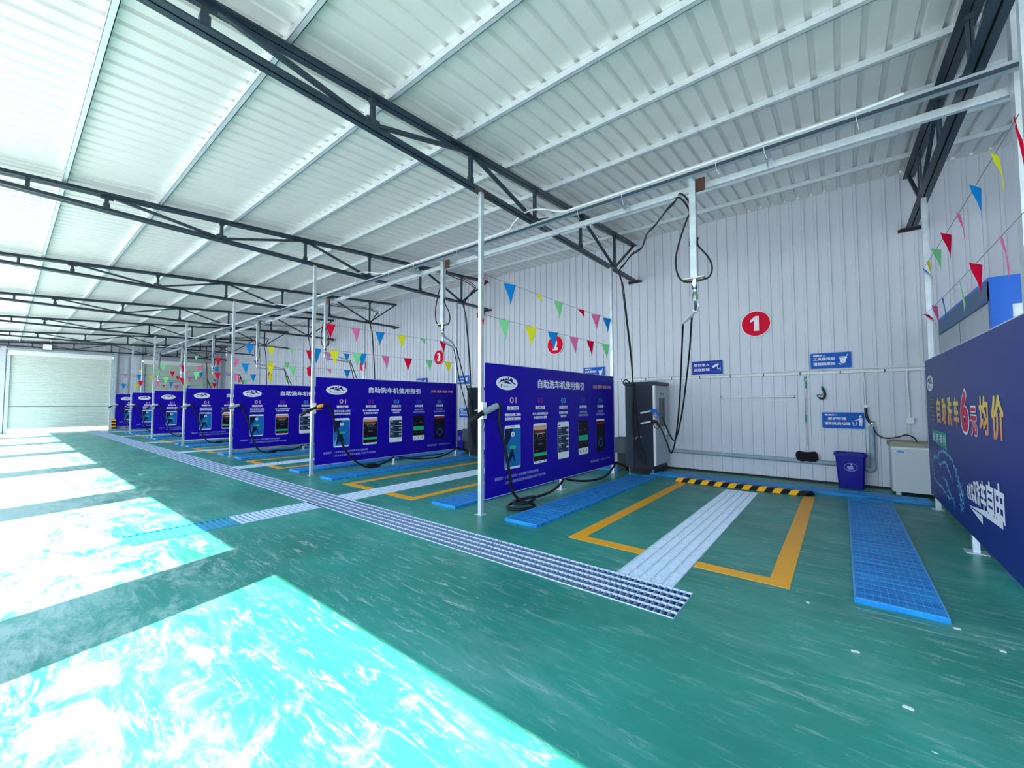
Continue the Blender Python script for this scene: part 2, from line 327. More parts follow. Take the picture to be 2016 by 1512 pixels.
# ---- ribbed sheets
def ribprofile(a0, a1, pitch, w, dpt, ch):
    pts = [(a0, 0)]; a = a0+pitch/2
    while a+w/2 < a1: pts += [(a-w/2, 0), (a-w/2+ch, dpt), (a+w/2-ch, dpt), (a+w/2, 0)]; a += pitch
    pts.append((a1, 0)); return pts
def build_roof():
    mb = MB(); pr = ribprofile(XL-.1, XR+.1, .208, .062, .035, .014); y0, y1 = YF-.15, YW+.1
    vs = []
    for y in (y0, y1): vs += [(x, y, ZR(y)+d) for x, d in pr]
    n = len(pr); mb.add(vs, [(i, i+n, i+n+1, i+1) for i in range(n-1)], 'roof')
    vs = []
    for y in (y0, y1): vs += [(x, y, ZR(y)+d+.03) for x, d in pr]
    mb.add(vs, [(i, i+1, i+n+1, i+n) for i in range(n-1)], 'roof')
    struct(mb, 'ceiling')
build_roof()
def ribwall(name, axis, c, a0, a1, zb, zt, sgn, openings=()):
    """vertical ribbed sheet; axis 'x' runs along X at y=c, 'y' runs along Y at x=c; sgn = side the ribs stand towards"""
    mb = MB(); pr = ribprofile(a0, a1, .193, .050, .020, .005); n = len(pr)
    P = (lambda a, d, z: (a, c+sgn*d, z)) if axis == 'x' else (lambda a, d, z: (c+sgn*d, a, z))
    for i in range(n-1):
        am = (pr[i][0]+pr[i+1][0])/2; segs = [(zb, zt)]
        for o0, o1, oz0, oz1 in openings:
            if o0 < am < o1: segs = [s for s in ((zb, oz0), (oz1, zt)) if s[1]-s[0] > .01]
        for z0, z1 in segs:
            t = (z1(pr[i][0]), z1(pr[i+1][0])) if callable(z1) else (z1, z1)
            mb.face([P(*pr[i], z0), P(*pr[i+1], z0), P(*pr[i+1], t[1]), P(*pr[i], t[0])], 'wall')
    # outer skin
    b = -.08*sgn
    if not openings:
        q = [P(a0, b*sgn, zb), P(a1, b*sgn, zb), P(a1, b*sgn, zt), P(a0, b*sgn, zt)]; mb.face(q, 'wall')
    return mb
mb = ribwall('wall_back', 'x', YW, XL, XR, .0, ZR(YW)+.02, -1); struct(mb, 'wall_back')
# end wall with two shutter doors
mb = ribwall('wall_left', 'y', XL, YF, YW, 0, ZR(0), 1, [(.1, 4.02, 0, 4.2), (5.22, 9.05, 0, 4.1)])
mb.box(XL-.1, XL-.02, YF, .1, 0, 4.6, 'wall'); mb.box(XL-.1, XL-.02, 4.02, 5.22, 0, 4.6, 'wall'); mb.box(XL-.1, XL-.02, 9.05, YW, 0, 4.6, 'wall')
mb.face([(XL-.014, YF, 4.19), (XL-.014, YW, 4.19), (XL-.014, YW, ZR(YW)+.02), (XL-.014, YF, ZR(YF)+.02)], 'wall')
mb.box(XL-.1, XL-.03, YF, YW, 4.2, 4.66, 'wall')
struct(mb, 'wall_left')
mb = ribwall('wall_right', 'y', XR, YF, YW, 0, ZR(0), -1); mb.face([(XR+.014, YF, 4.6), (XR+.014, YW, 4.6), (XR+.014, YW, ZR(YW)+.02), (XR+.014, YF, ZR(YF)+.02)], 'wall'); struct(mb, 'wall_right')
# front wall: header and piers between the open doorways
mb = MB(); mb.box(XL-.1, XR+.1, YF-.1, YF, 4.35, ZR(YF)+.02, 'wall')
for k in range(-6, 3):
    x = X1+S*k; a, b = max(XL-.1, x-.5), min(XR+.1, x+.5)
    if b > a: mb.box(a, b, YF-.1, YF, 0, 4.35, 'wall')
struct(mb, 'wall_front')
# shutter doors of the end wall
def shutter(name, y0, y1, zb, zt):
    root = bpy.data.objects.new(name, None); C.objects.link(root); root.location = (XL, (y0+y1)/2, 0); root['kind'] = 'structure'
    h = (y1-y0)/2; mb = MB(); z = zb; p = .082
    while z+p < zt:
        mb.add([(-.03+d, y, zz) for y in (-h, h) for zz, d in ((z, 0), (z+.012, .016), (z+.06, .016), (z+p, 0))], [(0, 4, 5, 1), (1, 5, 6, 2), (2, 6, 7, 3)], 'door'); z += p
    mb.box(-.04, .0, -h, h, zb-.03, zb, 'hood'); mb.box(-.02, .0, -h, h, zb+1.1, zb+1.12, 'steel'); mb.build('slat_curtain', root)
    MB().box(0, .18, -h-.05, h+.05, zt-.1, zt+.14, 'hood').build('roller_hood', root, label='white roller hood')
    for s in (-1, 1): MB().box(-.02, .1, s*(h+.06)-.06, s*(h+.06)+.06, 0, zt, 'galv').build('guide_rail', root)
    return root
shutter('door_1', .2, 3.9, .24, 4.1)
shutter('door_2', 5.36, 8.95, .05, 4.0)
# steel frame of the end wall
mb = MB()
for y in (-.02, 4.1, 5.14, 9.2): mb.box(XL+.02, XL+.16, y-.07, y+.07, 0, ZR(y)-.25, 'galv')
mb.bar((XL+.08, 4.1, 3.12), (XL+.08, 5.14, 3.12), .06, .1, 'galv'); mb.bar((XL+.08, YF, 3.12), (XL+.08, -.02, 3.12), .06, .1, 'galv')
mb.bar((XL+.08, YF, 4.3), (XL+.08, YW-.05, 4.3), .06, .1, 'galv'); mb.box(XL+.03, XL+.09, 4.6, 4.66, 0, 4.4, 'galv')
struct(mb, 'trim_1')
mb = MB(); mb.box(XL, XR, YW-.03, YW-.012, 0, .035, 'black'); struct(mb, 'wall_foot_gap')  # black strip paints the dark of the open gap below the wall sheets

# ---- purlins
PY = [-.58, .46, 1.52, 2.58, 3.61, 4.62, 5.66, 6.7, 7.72, 8.71]
for i, y in enumerate(PY):
    mb = MB(); z0 = ZR(y)-.075; z1 = ZR(y)-.005; a, b = XL+.02, XR-.02
    mb.box(a, b, y-.025, y+.025, z0, z0+.006, 'purlin'); mb.box(a, b, y-.025, y+.025, z1-.006, z1, 'purlin')
    mb.box(a, b, y-.028, y-.022, z0, z1, 'purlin'); mb.box(a, b, y+.019, y+.025, z0, z0+.02, 'purlin')
    lab = 'galvanised roof purlin, '+('nearest the back wall' if i == 9 else 'nearest the open front' if i == 0 else ORD[9-i]+' counted from the back wall')
    mb.build('roof_purlin', label=lab, category='purlin', group='galvanised roof purlins')

# ---- trusses
ZB = 4.45
TZ = lambda y: 4.62+.0745*y
def angle_pair(mb, a, b, m='steel', s=.05, gap=.012):   # two steel angles back to back
    a = Vector(a); b = Vector(b)
    for sg in (-1, 1):
        o = Vector((sg*(gap/2+.003), 0, 0)); mb.bar(a+o, b+o, .006, s, m)
        o2 = Vector((sg*(gap/2+s/2), 0, 0)); mb.bar(a+o2-Vector((0, 0, s/2-.003)), b+o2-Vector((0, 0, s/2-.003)), s, .006, m)
def make_truss():
    t = thing('roof_truss', '', 'truss', (X1, 0, 0), 'roof trusses')
    y0, y1 = YF+.05, YW-.04
    m = MB(); angle_pair(m, (0, y0, ZB), (0, y1, ZB), s=.066); m.build('bottom_chord', t)
    m = MB(); angle_pair(m, (0, y0, TZ(y0)), (0, y1, TZ(y1)), s=.07); m.build('top_chord', t)
    V = [-.66, .12, .9, 2.385, 3.87, 5.36, 6.87, 8.39]
    for y in V:
        m = MB()
        for sg in (-1, 1): m.bar((sg*.014, y, ZB), (sg*.014, y, TZ(y)), .02, .045, 'steel', (0, 1, 0))
        m.build('vertical_strut', t)
    T = lambda y: (0, y, TZ(y)-.02); B = lambda y: (0, y, ZB+.02)
    for a, b in ((T(.9), B(2.385)), (B(2.385), T(3.87)), (T(3.87), B(5.36)), (B(5.36), T(6.87)), (T(6.87), B(8.39)), (B(8.39), T(y1-.05))):
        m = MB(); m.bar(a, b, .045, .04, 'steel'); m.build('diagonal_brace', t)
    for k, y in enumerate(V[2:]):
        m = MB(); zt, zb = (TZ(y)-.03, ZB+.04)
        top = k % 2 == 0
        m.box(-.02, .02, y-.075, y+.075, (zt-.045 if top else zb-.03), (zt+.02 if top else zb+.045), 'steel'); m.build('gusset_plate', t); m = MB()
        m.box(-.03, .03, y-.035, y+.035, (zb-.03 if top else zt-.06), (zb+.06 if top else zt+.02), 'steel')
        m.build('gusset_plate', t)
    m = MB(); m.box(-.16, .16, y1-.03, y1+.02, ZB-.06, ZB-.02, 'black'); m.box(-.14, .14, y1-.12, y1, ZB-.035, ZB-.028, 'steel'); m.build('end_bracket', t)
    m = MB(); m.box(-.03, .03, YP-.12, YP+.14, ZB-.034, ZB+.005, 'rust'); m.build('weld_scar', t, label='rusty brown weld where the post meets the chord')
    return t
truss = make_truss()
TL = {1: 'dark steel roof truss at the far right, above the navy price panel', 0: 'largest dark steel roof truss, above the nearest blue guide panel'}
truss['label'] = TL[0]
for k in (2, 1, -1, -2, -3, -4, -5, -6):
    if k == 2: continue
    lab = TL.get(k) or ('farthest dark steel roof truss, right before the end wall' if k == -6 else 'dark steel roof truss above the %s nearest blue panel' % ORD[-k])
    dup(truss, (S*k, 0, 0), lab)
def hungpipe(name, pts, r, m, label, cat, group=None):
    return MB().tube(smoothpts(pts), r, m, 7).build(name, label=label, category=cat, group=group)
# service channels that carry the hose booms
mb = MB(); a, b = XL+.2, XR-.1
mb.box(a, b, 5.325, 5.395, 4.35, 4.42, 'channel'); mb.box(a, b, 5.315, 5.325, 4.35, 4.385, 'cab2')
mb.build('service_channel', label='grey square service tube under the trusses, the one nearer the open front', category='channel')
mb = MB(); mb.box(a, b, 5.76, 5.765, 4.34, 4.42, 'purlin'); mb.box(a, b, 5.765, 5.81, 4.415, 4.42, 'purlin'); mb.box(a, b, 5.765, 5.81, 4.34, 4.345, 'purlin')
mb.build('service_channel', label='pale galvanised steel channel behind the grey service tube, nearer the back wall', category='channel')
def sag(i):
    x0 = X1-S*i; return [(x0+S-.45, 5.30, 4.44), (x0+S-.9, 5.33, 4.435), (x0+2.4, 5.33, 4.435), (x0+.9, 5.33, 4.435), (x0+.55, 5.30, 4.44), (x0+.30, 5.12, 4.48), (x0+.05, 5.08, 4.50), (x0-.25, 5.16, 4.46), (x0-.45, 5.28, 4.44)]
pts = []
for i in range(-0, 6): pts += sag(i)
hungpipe('white_cable', pts, .014, 'conduit', 'white cable sleeve laid on the service tube, hopping over each truss', 'cable')

# ---- support posts
def make_post(y, ztop, front):
    t = thing('support_post', '', 'post', (X1, y, 0), 'front support posts' if front else 'rear support posts')
    MB().box(-.028, .028, -.028, .028, .006, ztop, 'galv').build('tube', t)
    MB().box(-.06, .06, -.06, .06, 0, .006, 'galv').build('base_plate', t)
    return t
def pname(i): return 'nearest blue panel' if i == 1 else '%s nearest blue panel' % ORD[i-1] if i < 7 else 'farthest blue panel'
fp = make_post(YP, ZB-.03, True); rp = make_post(8.19, ZB-.03, False)
fp['label'] = 'galvanised post at the front edge of the nearest blue guide panel'; rp['label'] = 'galvanised post at the rear edge of the nearest blue guide panel'
for i in range(2, 8):
    a = dup(fp, (-S*(i-1), 0, 0), 'galvanised post at the front edge of the '+pname(i)); b = dup(rp, (-S*(i-1), 0, 0), 'galvanised post at the rear edge of the '+pname(i))
    if i == 7:
        m = MB()
        for k in range(6):
            z = .05+k*.09; m.prism([(-.085, -.085), (.085, -.085), (.085, .085), (-.085, .085)], z, z+.09, 'bump_y' if k % 2 else 'bump_k', top=None)
        m.build('striped_guard', a, label='yellow and black striped guard sleeve')
dup(rp, (S, 0, 0), 'galvanised post at the rear edge of the navy price panel on the right')
dup(fp, (S, 0, 0), 'galvanised post at the front edge of the navy price panel, outside the view')
MB().box(1.30, 1.42, 5.62, 5.74, 0, ZR(5.7)-.08, 'purlin').build('support_post', label='thick white column at the right edge, standing behind the navy price panel', category='post')

# ============================================================ guide panels
def logo(mb, cu, cv, ru, rv, fr, d):
    poly(mb, ell(cu, cv, ru, rv), 'ink_w', fr, d); d += .001
    u = lambda a: cu+a*ru
    v = lambda b: cv+b*rv
    arc = [(-.78, .0), (-.6, .22), (-.4, .36), (-.15, .46), (.1, .48), (.35, .34), (.6, .02), (.9, -.2)]
    stroke(mb, [(u(a), v(b)) for a, b in arc], [.02*ru, .16*rv, .2*rv, .16*rv, .14*rv, .22*rv, .2*rv, .01*rv], 'ink_logo', fr, d)
    poly(mb, [(u(a), v(b)) for a, b in [(-.45, .1), (-.1, .3), (.15, .22), (.4, -.1), (.05, -.08), (-.25, .1)]], 'ink_logo', fr, d)
    for a, b, s in ((-.55, .42, .09), (-.38, .55, .10), (-.1, .62, .1), (.1, .78, .09), (.35, .6, .16), (-.62, .25, .08), (.45, .42, .12)):
        poly(mb, [(u(a-s), v(b-s*1.2)), (u(a+s), v(b-s*1.2)), (u(a+s*.3), v(b+s*1.8))], 'ink_logo', fr, d)
    text(mb, 'F', u(-.58), u(-.45), v(-.66), v(-.15), 'ink_logo', fr, d, .02, 2)
    text(mb, 'URAO', u(-.38), u(.12), v(-.62), v(-.34), 'ink_logo', fr, d, .01, 2)
    text(mb, 'CARWASH', u(.17), u(.66), v(-.58), v(-.42), 'ink_logo', fr, d, .01, 2)
def make_panel():
    t = thing('guide_panel', '', 'panel', (X1, YP, 0), 'blue car wash guide panels')
    # local: x towards the camera bay, y along the panel, z up
    fr = lambda u, v, d: (.046+d, u-YP, v)
    m = MB(); m.box(.03, .045, .045, 4.075, .195, 2.045, 'board'); bd = m.build('board', t)
    m = MB()
    for z in (.19, 2.045): m.box(.022, .047, .04, 4.08, z, z+.008, 'edge')
    m.box(.03, .047, 4.07, 4.078, .19, 2.05, 'edge'); m.build('frame', t)
    for y in (2.02,):
        m = MB(); m.box(-.02, .02, y-.02, y+.02, .006, 2.0, 'galv'); m.box(-.07, .07, y-.07, y+.07, 0, .006, 'galv'); m.build('foot', t)
    m = MB(); logo(m, 4.585, 1.78, .245, .10, fr, .001); m.build('logo', bd)
    m = MB()
    text(m, '自助洗车机使用指引', 5.36, 6.86, 1.73, 1.87, 'ink_w', fr, .001, .028); m.build('title_lettering', bd)
    m = MB(); text(m, '自助 便捷 省钱 环保', 7.23, 8.01, 1.77, 1.845, 'ink_pc', fr, .001, .02, 2); m.build('motto_lettering', bd)
    heads = [('01', 'ink_pk', '微信扫码', '微信扫设备二维码', '选择使用功能登录'), ('02', 'ink_mg', '购买充值', '进入小程序选择立即', '充值购买洗车套餐'), ('03', 'ink_cy', '完成支付', '选择洗车套餐', '完成支付'), ('04', 'ink_bl', '启动设备', '根据洗车流程', '开始洗车使用设备'), ('05', 'ink_gr', '订单结算', '洗车后结束', '系统自动结算订单')]
    for k, (n, c, h, l1, l2) in enumerate(heads):
        cu = 4.72+.702*k; m = MB()
        text(m, n, cu-.075, cu+.08, 1.49, 1.58, c, fr, .001, .02)
        text(m, h, cu-.137, cu+.137, 1.388, 1.45, 'ink_w', fr, .001, .035, 2)
        for l, z, in ((l1, 1.30), (l2, 1.24)):
            w_ = .0235*len(l); text(m, l, cu-w_, cu+w_, z, z+.044, 'ink_w' if k < 3 else 'ink_lb', fr, .001, .03, 1)
        m.build('step_lettering', bd)
    # five telephone pictures
    def phone(k, frame, body, extra):
        cu = 4.71+.703*k; u0, u1, v0, v1 = cu-.185, cu+.185, .535, 1.165
        m = MB(); poly(m, rrect(u0, u1, v0, v1, .035), frame, fr, .001); b0, b1 = (v0+.0, v1-.03)
        extra(m, u0, u1, v0, v1); m.build('phone_picture', bd)
    def P(m, pts, c, d=.002): poly(m, pts, c, fr, d)
    def rc(m, a, b, c, d, col, dp=.002): P(m, [(a, c), (b, c), (b, d), (a, d)], col, dp)
    def p1(m, u0, u1, v0, v1):
        P(m, [(u0+.005, v0+.03), (u1-.005, v0+.03), (u1-.005, v1-.045), (u0+.005, v1-.045)], 'ink_ph')
        P(m, [(u0+.005, v0+.3), (u0+.12, v1-.2), (u0+.19, v1-.045), (u0+.005, v1-.045)], 'ink_pd', .003)
        P(m, [(u0+.05, v0+.03), (u0+.09, v0+.26), (u0+.15, v0+.33), (u0+.20, v0+.26), (u0+.26, v0+.03), (u0+.18, v0+.18)], 'ink_pd', .003)
        P(m, [(u0+.005, v0+.0), (u0+.05, v0+.03), (u0+.13, v0+.30), (u0+.03, v0+.14)], 'ink_sk', .003)
        P(m, [(u1-.16, v1-.045), (u1-.005, v1-.045), (u1-.005, v1-.3), (u1-.1, v1-.2)], 'ink_ph', .0035)
        P(m, ell((u0+u1)/2, v1-.13, .045, .038, 16), 'ink_w', .004); P(m, ell((u0+u1)/2, v1-.13, .02, .016, 10), 'ink_gy', .005)
        P(m, rrect((u0+u1)/2-.075, (u0+u1)/2+.075, v0+.285, v0+.335, .012), 'ink_tq', .004)
        rc(m, (u0+u1)/2-.05, (u0+u1)/2+.05, v1-.02, v1-.008, 'ink_gy')
    def p2(m, u0, u1, v0, v1):
        rc(m, u0+.005, u1-.005, v1-.13, v1-.03, 'ink_pc'); rc(m, u0+.005, u1-.005, v0+.04, v1-.10, 'ink_dk', .003)
        P(m, [(u0+.08, v1-.10), (u1-.08, v1-.10), (u1-.04, v1-.16), (u0+.04, v1-.16)], 'ink_or', .0035)
        rc(m, u0+.03, u1-.03, v1-.15, v1-.105, 'rust', .004)
        for i in range(4): stroke(m, [(u0+.10+.012*i, v1-.19-.03*i), (u0+.13, v1-.165-.03*i), (u1-.13, v1-.165-.03*i), (u1-.10-.012*i, v1-.19-.03*i)], .007, 'ink_gy' if i else 'ink_w', fr, .005)
        stroke(m, [(u0+.02, v1-.27), (u0+.10, v1-.2)], .008, 'ink_gy', fr, .005); stroke(m, [(u1-.02, v1-.27), (u1-.10, v1-.2)], .008, 'ink_gy', fr, .005)
        rc(m, u0+.13, u1-.13, v1-.335, v1-.315, 'ink_gy', .005)
        P(m, rrect(u0+.01, u1-.01, v0+.115, v0+.165, .01), 'ink_tq', .005); rc(m, u0+.04, u0+.13, v0+.2, v0+.21, 'ink_red', .005); rc(m, u0+.1, u0+.17, v0+.075, v0+.088, 'ink_red', .005)
        for i in (.06, .18, .30): rc(m, u0+i-.012, u0+i+.012, v0+.012, v0+.03, 'ink_gy', .004)
    def p3(m, u0, u1, v0, v1):
        rc(m, u0+.02, u0+.08, v1-.07, v1-.05, 'ink_gy')
        for i in range(3):
            a = v1-.09-.145*i; rc(m, u0+.015, u1-.015, a-.137, a, 'ink_nv'); P(m, rrect(u1-.095, u1-.025, a-.075, a-.045, .012), 'ink_w', .003)
            rc(m, u0+.04, u0+.10, a-.03, a-.018, 'ink_w', .003); rc(m, u0+.04, u0+.14, a-.062, a-.056, 'ink_lb', .003); rc(m, u0+.04, u0+.15, a-.11, a-.104, 'ink_lb', .003)
    def p4(m, u0, u1, v0, v1):
        rc(m, u0, u1, v0+.12, v1, 'ink_dk'); P(m, rrect(u0+.015, u1-.015, v0+.255, v0+.355, .012), 'ink_tq', .003); rc(m, u0+.14, u1-.13, v0+.29, v0+.315, 'ink_gr', .004)
        for a, z in ((.03, .44), (.21, .45), (.05, .2), (.23, .2)): rc(m, u0+a, u0+a+.09, v0+z, v0+z+.012, 'ink_gy', .003)
        for i in (.06, .18, .30): rc(m, u0+i-.012, u0+i+.012, v0+.04, v0+.08, 'ink_gy', .003)
    def p5(m, u0, u1, v0, v1):
        rc(m, u0, u1, v0, v1-.035, 'ink_dk'); rc(m, u0+.01, u1-.01, v1-.09, v1-.065, 'ink_red', .003)
        for i in range(5): rc(m, u0+.04+.06*i, u0+.055+.06*i, v0+.27, v0+.29, 'ink_gy', .003)
        ring(m, (u0+u1)/2+.005, v0+.17, .105, .09, .03, 'ink_bl', fr, .003, 24)
    for k, (fm, fn) in enumerate((('ink_w', p1), ('ink_w', p2), ('ink_w', p3), ('ink_w', p4), ('ink_w', p5))): phone(k, fm, None, fn)
    m = MB(); text(m, '重要提示：1.单次洗车为一次性消费,不支持余额提现', 4.31, 5.36, .405, .455, 'ink_lb', fr, .001, .01, 1)
    text(m, '2.会员充值请谨慎选择充值金额,充值后不支持退款', 4.53, 5.56, .33, .378, 'ink_lb', fr, .001, .01, 1); m.build('notice_lettering', bd)
    m = MB(); text(m, '客服电话：15731131191', 7.10, 7.93, .335, .39, 'ink_lb', fr, .001, .01, 1); m.build('telephone_lettering', bd)
    # holder clamp on the front edge
    m = MB(); m.box(.03, .06, -.03, .05, 1.28, 1.50, 'white'); m.build('clamp_plate', t, label='white clamp plate for the hose holder')
    return t
panel = make_panel(); panel['label'] = 'nearest and largest blue board of printed car wash instructions'
for i in range(2, 8): dup(panel, (-S*(i-1), 0, 0), 'blue instruction board, '+('%s nearest of the seven' % ORD[i-1] if i < 7 else 'farthest and smallest, near the end wall'))

# ---- price panel on the right
def make_price():
    t = thing('price_panel', 'navy board on the right reading 自助洗车6元均价 in yellow and red', 'panel', (1.0, 4.3, 0))
    fr = lambda u, v, d: (-.046-d, u-4.3, v)     # text runs from high y to low y: u is world y, mirrored below
    def T(m, body, uL, uR, v0, v1, c, d=.001, bold=.015, res=3): text(m, body, uL, uR, v0, v1, c, fr, d, bold, res)
    def big(m, body, u0, u1, v0, v1, c, d, b): text(m, body, u0, u1, v0, v1, c, fr, d, b)
    m = MB(); m.box(-.045, -.03, -.2, 4.03, .195, 2.075, 'board2'); bd = m.build('board', t)
    m = MB(); m.box(-.047, -.022, -.2, 4.035, 2.075, 2.083, 'edge'); m.box(-.047, -.022, 4.03, 4.036, .19, 2.08, 'edge'); m.build('frame', t)
    for y in (6.12,):
        m = MB(); m.box(-.025, .025, y-4.3-.025, y-4.3+.025, .006, 2.0, 'galv'); m.box(-.08, .08, y-4.38, y-4.22, 0, .006, 'galv'); m.build('foot', t)
    mm = MB(); logo(mm, 7.97, 1.75, -.255, .11, fr, .001); mm.build('logo', bd)
    mm = MB()
    for a, b, s in ((7.54, 7.30, '自'), (7.20, 6.95, '助'), (6.86, 6.62, '洗'), (6.52, 6.28, '车')):
        big(mm, s, a, b, 1.22, 1.55, 'ink_gd', .001, .028)
    big(mm, '均', 5.46, 5.17, 1.21, 1.55, 'ink_gd', .001, .028); big(mm, '价', 5.08, 4.75, 1.19, 1.55, 'ink_gd', .001, .028)
    mm.build('price_lettering', bd, label='yellow price lettering')
    mm = MB(); big(mm, '6', 6.20, 5.83, 1.165, 1.635, 'ink_w', .001, .075); big(mm, '6', 6.165, 5.865, 1.195, 1.605, 'ink_red', .0025, .045)
    big(mm, '元', 5.80, 5.54, 1.17, 1.46, 'ink_w', .001, .075); big(mm, '元', 5.785, 5.555, 1.185, 1.445, 'ink_red', .0025, .035); mm.build('price_figure', bd, label='red white-edged price figure')
    mm = MB(); poly(mm, [(8.12, 1.23), (7.68, 1.22), (7.68, 1.56), (8.12, 1.57)], 'ink_nv', fr, .0008)
    for k in range(6): stroke(mm, [(8.10, 1.26+.055*k), (7.70, 1.255+.055*k)], .006, 'ink_cy', fr, .0015)
    mm.build('machine_picture', bd)
    mm = MB(); poly(mm, [(7.97, .97), (7.0, .92), (7.0, 1.12), (7.97, 1.13)], 'ink_gr', fr, .0008)
    for k, c in enumerate('新客福利'): T(mm, c, 7.9-.23*k, 7.73-.23*k, .975, 1.09, 'ink_w', .002, .01, 2)
    mm.build('offer_lettering', bd, label='white lettering on a green strip')
    # splash of water in the outline of a car
    mm = MB(); rnd = random.Random(3)
    lines = [[(8.02, .61), (7.98, .72), (7.85, .76), (7.7, .75), (7.55, .83), (7.35, .88), (7.1, .89), (6.85, .86), (6.65, .78), (6.5, .7), (6.38, .6), (6.3, .5)],
             [(7.6, .72), (7.45, .70), (7.3, .75), (7.1, .76), (6.95, .70), (6.85, .62)], [(8.02, .61), (7.98, .5), (7.85, .45), (7.6, .43), (7.4, .42), (7.2, .38), (7.0, .36)],
             [(7.3, .55), (7.1, .52), (7.0, .44), (6.85, .40), (6.7, .35)], [(6.5, .7), (6.45, .55), (6.38, .45), (6.4, .33)], [(6.35, .6), (6.28, .48), (6.35, .38)]]
    for l in lines:
        p = [(a.x, a.y) for a in smoothpts([(x, y, 0) for x, y in l], 5)]
        stroke(mm, p, [.006+.03*rnd.random()**2 for _ in p], 'ink_sk', fr, .001+.0003*rnd.random())
        for x, y in p:
            for _ in range(2):
                a, b, s = x+rnd.gauss(0, .05), y+rnd.gauss(0, .018), .006+.01*rnd.random(); poly(mm, ell(a, b, s*1.6, s, 6), 'ink_cy', fr, .0006+.0004*rnd.random())
    mm.build('splash_picture', bd, label='pale water splash in the outline of a car')
    mm = MB(); s = '轻松实现洗车自由'; u = 6.07; szs = [.07, .09, .10, .11, .14, .20, .24, .30]
    for k, (c, q) in enumerate(zip(s, szs)):
        h = .08+.10*k/7; big(mm, c, u, u-q*.88, .60-h*.8+.012*k, .60+h*.9+.012*k, 'ink_w', .001, .035); u -= q
    poly(mm, [(6.03, .475), (4.92, .60), (4.92, .50)], 'ink_w', fr, .001); poly(mm, [(6.0, .465), (5.53, .475), (5.53, .40)], 'ink_w', fr, .001)
    mm.build('slogan_lettering', bd)
    return t
make_price()

# ============================================================ vacuum hoses on the panels
def make_vac(style):
    t = thing('vacuum_hose', '', 'hose', (X1, YP, 0), 'black vacuum hoses hung on the panel posts')
    A = Vector((.12, -.10, 1.36)); B = Vector((.17, .14, 1.455)); d = (B-A).normalized()
    if style != 1:
        MB().tube([A, B], .043, 'pvc', 16, cap=False).tube([B, A], .039, 'pvc', 16, cap=False).build('holder_tube', t, label='grey plastic holder tube')
    else:
        m = MB(); m.tube([A*.6+B*.4, A*.25+B*.75, B], .035, 'orange', 10, radii=[.02, .045, .03]); m.box(.1, .2, -.03, .1, 1.36, 1.37, 'orange'); m.build('tape_wrap', t, label='orange tape tied round the hose end')
    n0 = A-d*.16+Vector((-.06, 0, -.05))
    MB().tube([B, A+d*.02, A-d*.05, n0], .03, 'rubber', 10, radii=[.028, .028, .034, .037]).build('nozzle', t)
    if style == 0:
        path = [B, B+Vector((.01, .05, .0)), (.14, .22, 1.25), (.14, .32, .95), (.14, .44, .50), (.13, .52, .24), (.20, .62, .10), (.34, .72, .05), (.42, .62, .04), (.36, .42, .04), (.22, .34, .04), (.08, .48, .04), (.06, .72, .05), (.16, .90, .09), (.33, .80, .13), (.36, .58, .10), (.24, .44, .09), (.10, .60, .08), (.05, .85, .06), (.10, 1.25, .04), (.10, 1.65, .07), (.06, 2.0, .17), (.0, 2.06, .20), (.06, 2.3, .12), (.14, 2.8, .05), (.16, 3.4, .05), (.08, 3.95, .16), (.05, 4.10, .21), (.1, 4.3, .16), (.25, 4.5, .07), (.42, 4.75, .06)]
    elif style == 1:
        path = [B, B+Vector((.01, .07, .02)), (.16, .30, 1.36), (.14, .45, 1.0), (.14, .6, .6), (.14, .8, .3), (.18, 1.05, .1), (.24, 1.2, .04), (.2, 1.5, .04), (.16, 1.3, .10), (.1, 1.2, .05), (.12, 1.6, .06), (.06, 1.95, .16), (.0, 2.06, .2), (.06, 2.3, .12), (.14, 2.8, .05), (.16, 3.4, .05), (.08, 3.95, .16), (.05, 4.10, .21), (.1, 4.3, .16), (.25, 4.5, .07), (.42, 4.75, .06)]
    else:
        path = [B, B+Vector((.01, .05, .0)), (.14, .26, 1.25), (.14, .38, .95), (.14, .5, .5), (.14, .62, .2), (.2, .8, .06), (.24, 1.0, .04), (.14, 1.15, .05), (.12, .95, .07), (.2, 1.1, .09), (.1, 1.4, .05), (.1, 1.7, .07), (.04, 2.0, .17), (.0, 2.06, .20), (.06, 2.3, .12), (.14, 2.8, .05), (.16, 3.4, .05), (.08, 3.95, .16), (.05, 4.10, .21), (.1, 4.3, .16), (.25, 4.5, .07), (.42, 4.75, .06)]
    pts = smoothpts(path, 7); MB().tube(pts, .021, 'hosem', 8).build('corrugated_hose', t)
    MB().tube([(.0, 2.05, .17), (.0, 2.05, .235)], .03, 'orange' if False else 'conduit', 8).build('tie', t, label='pale tie holding the hose to the panel foot')
    return t
v0 = make_vac(0); v0['label'] = 'black vacuum hose with grey holder tube, coiled below the nearest blue guide panel'
v1 = make_vac(1); v1.location.x -= S; v1['label'] = 'black vacuum hose tied with orange tape on the second blue guide panel'
v2 = make_vac(2); v2.location.x -= 2*S; v2['label'] = 'black vacuum hose with pale holder on the third nearest blue panel'
for i in range(4, 8): dup(v2, (-S*(i-3), 0, 0), 'black vacuum hose with pale holder on the '+pname(i))

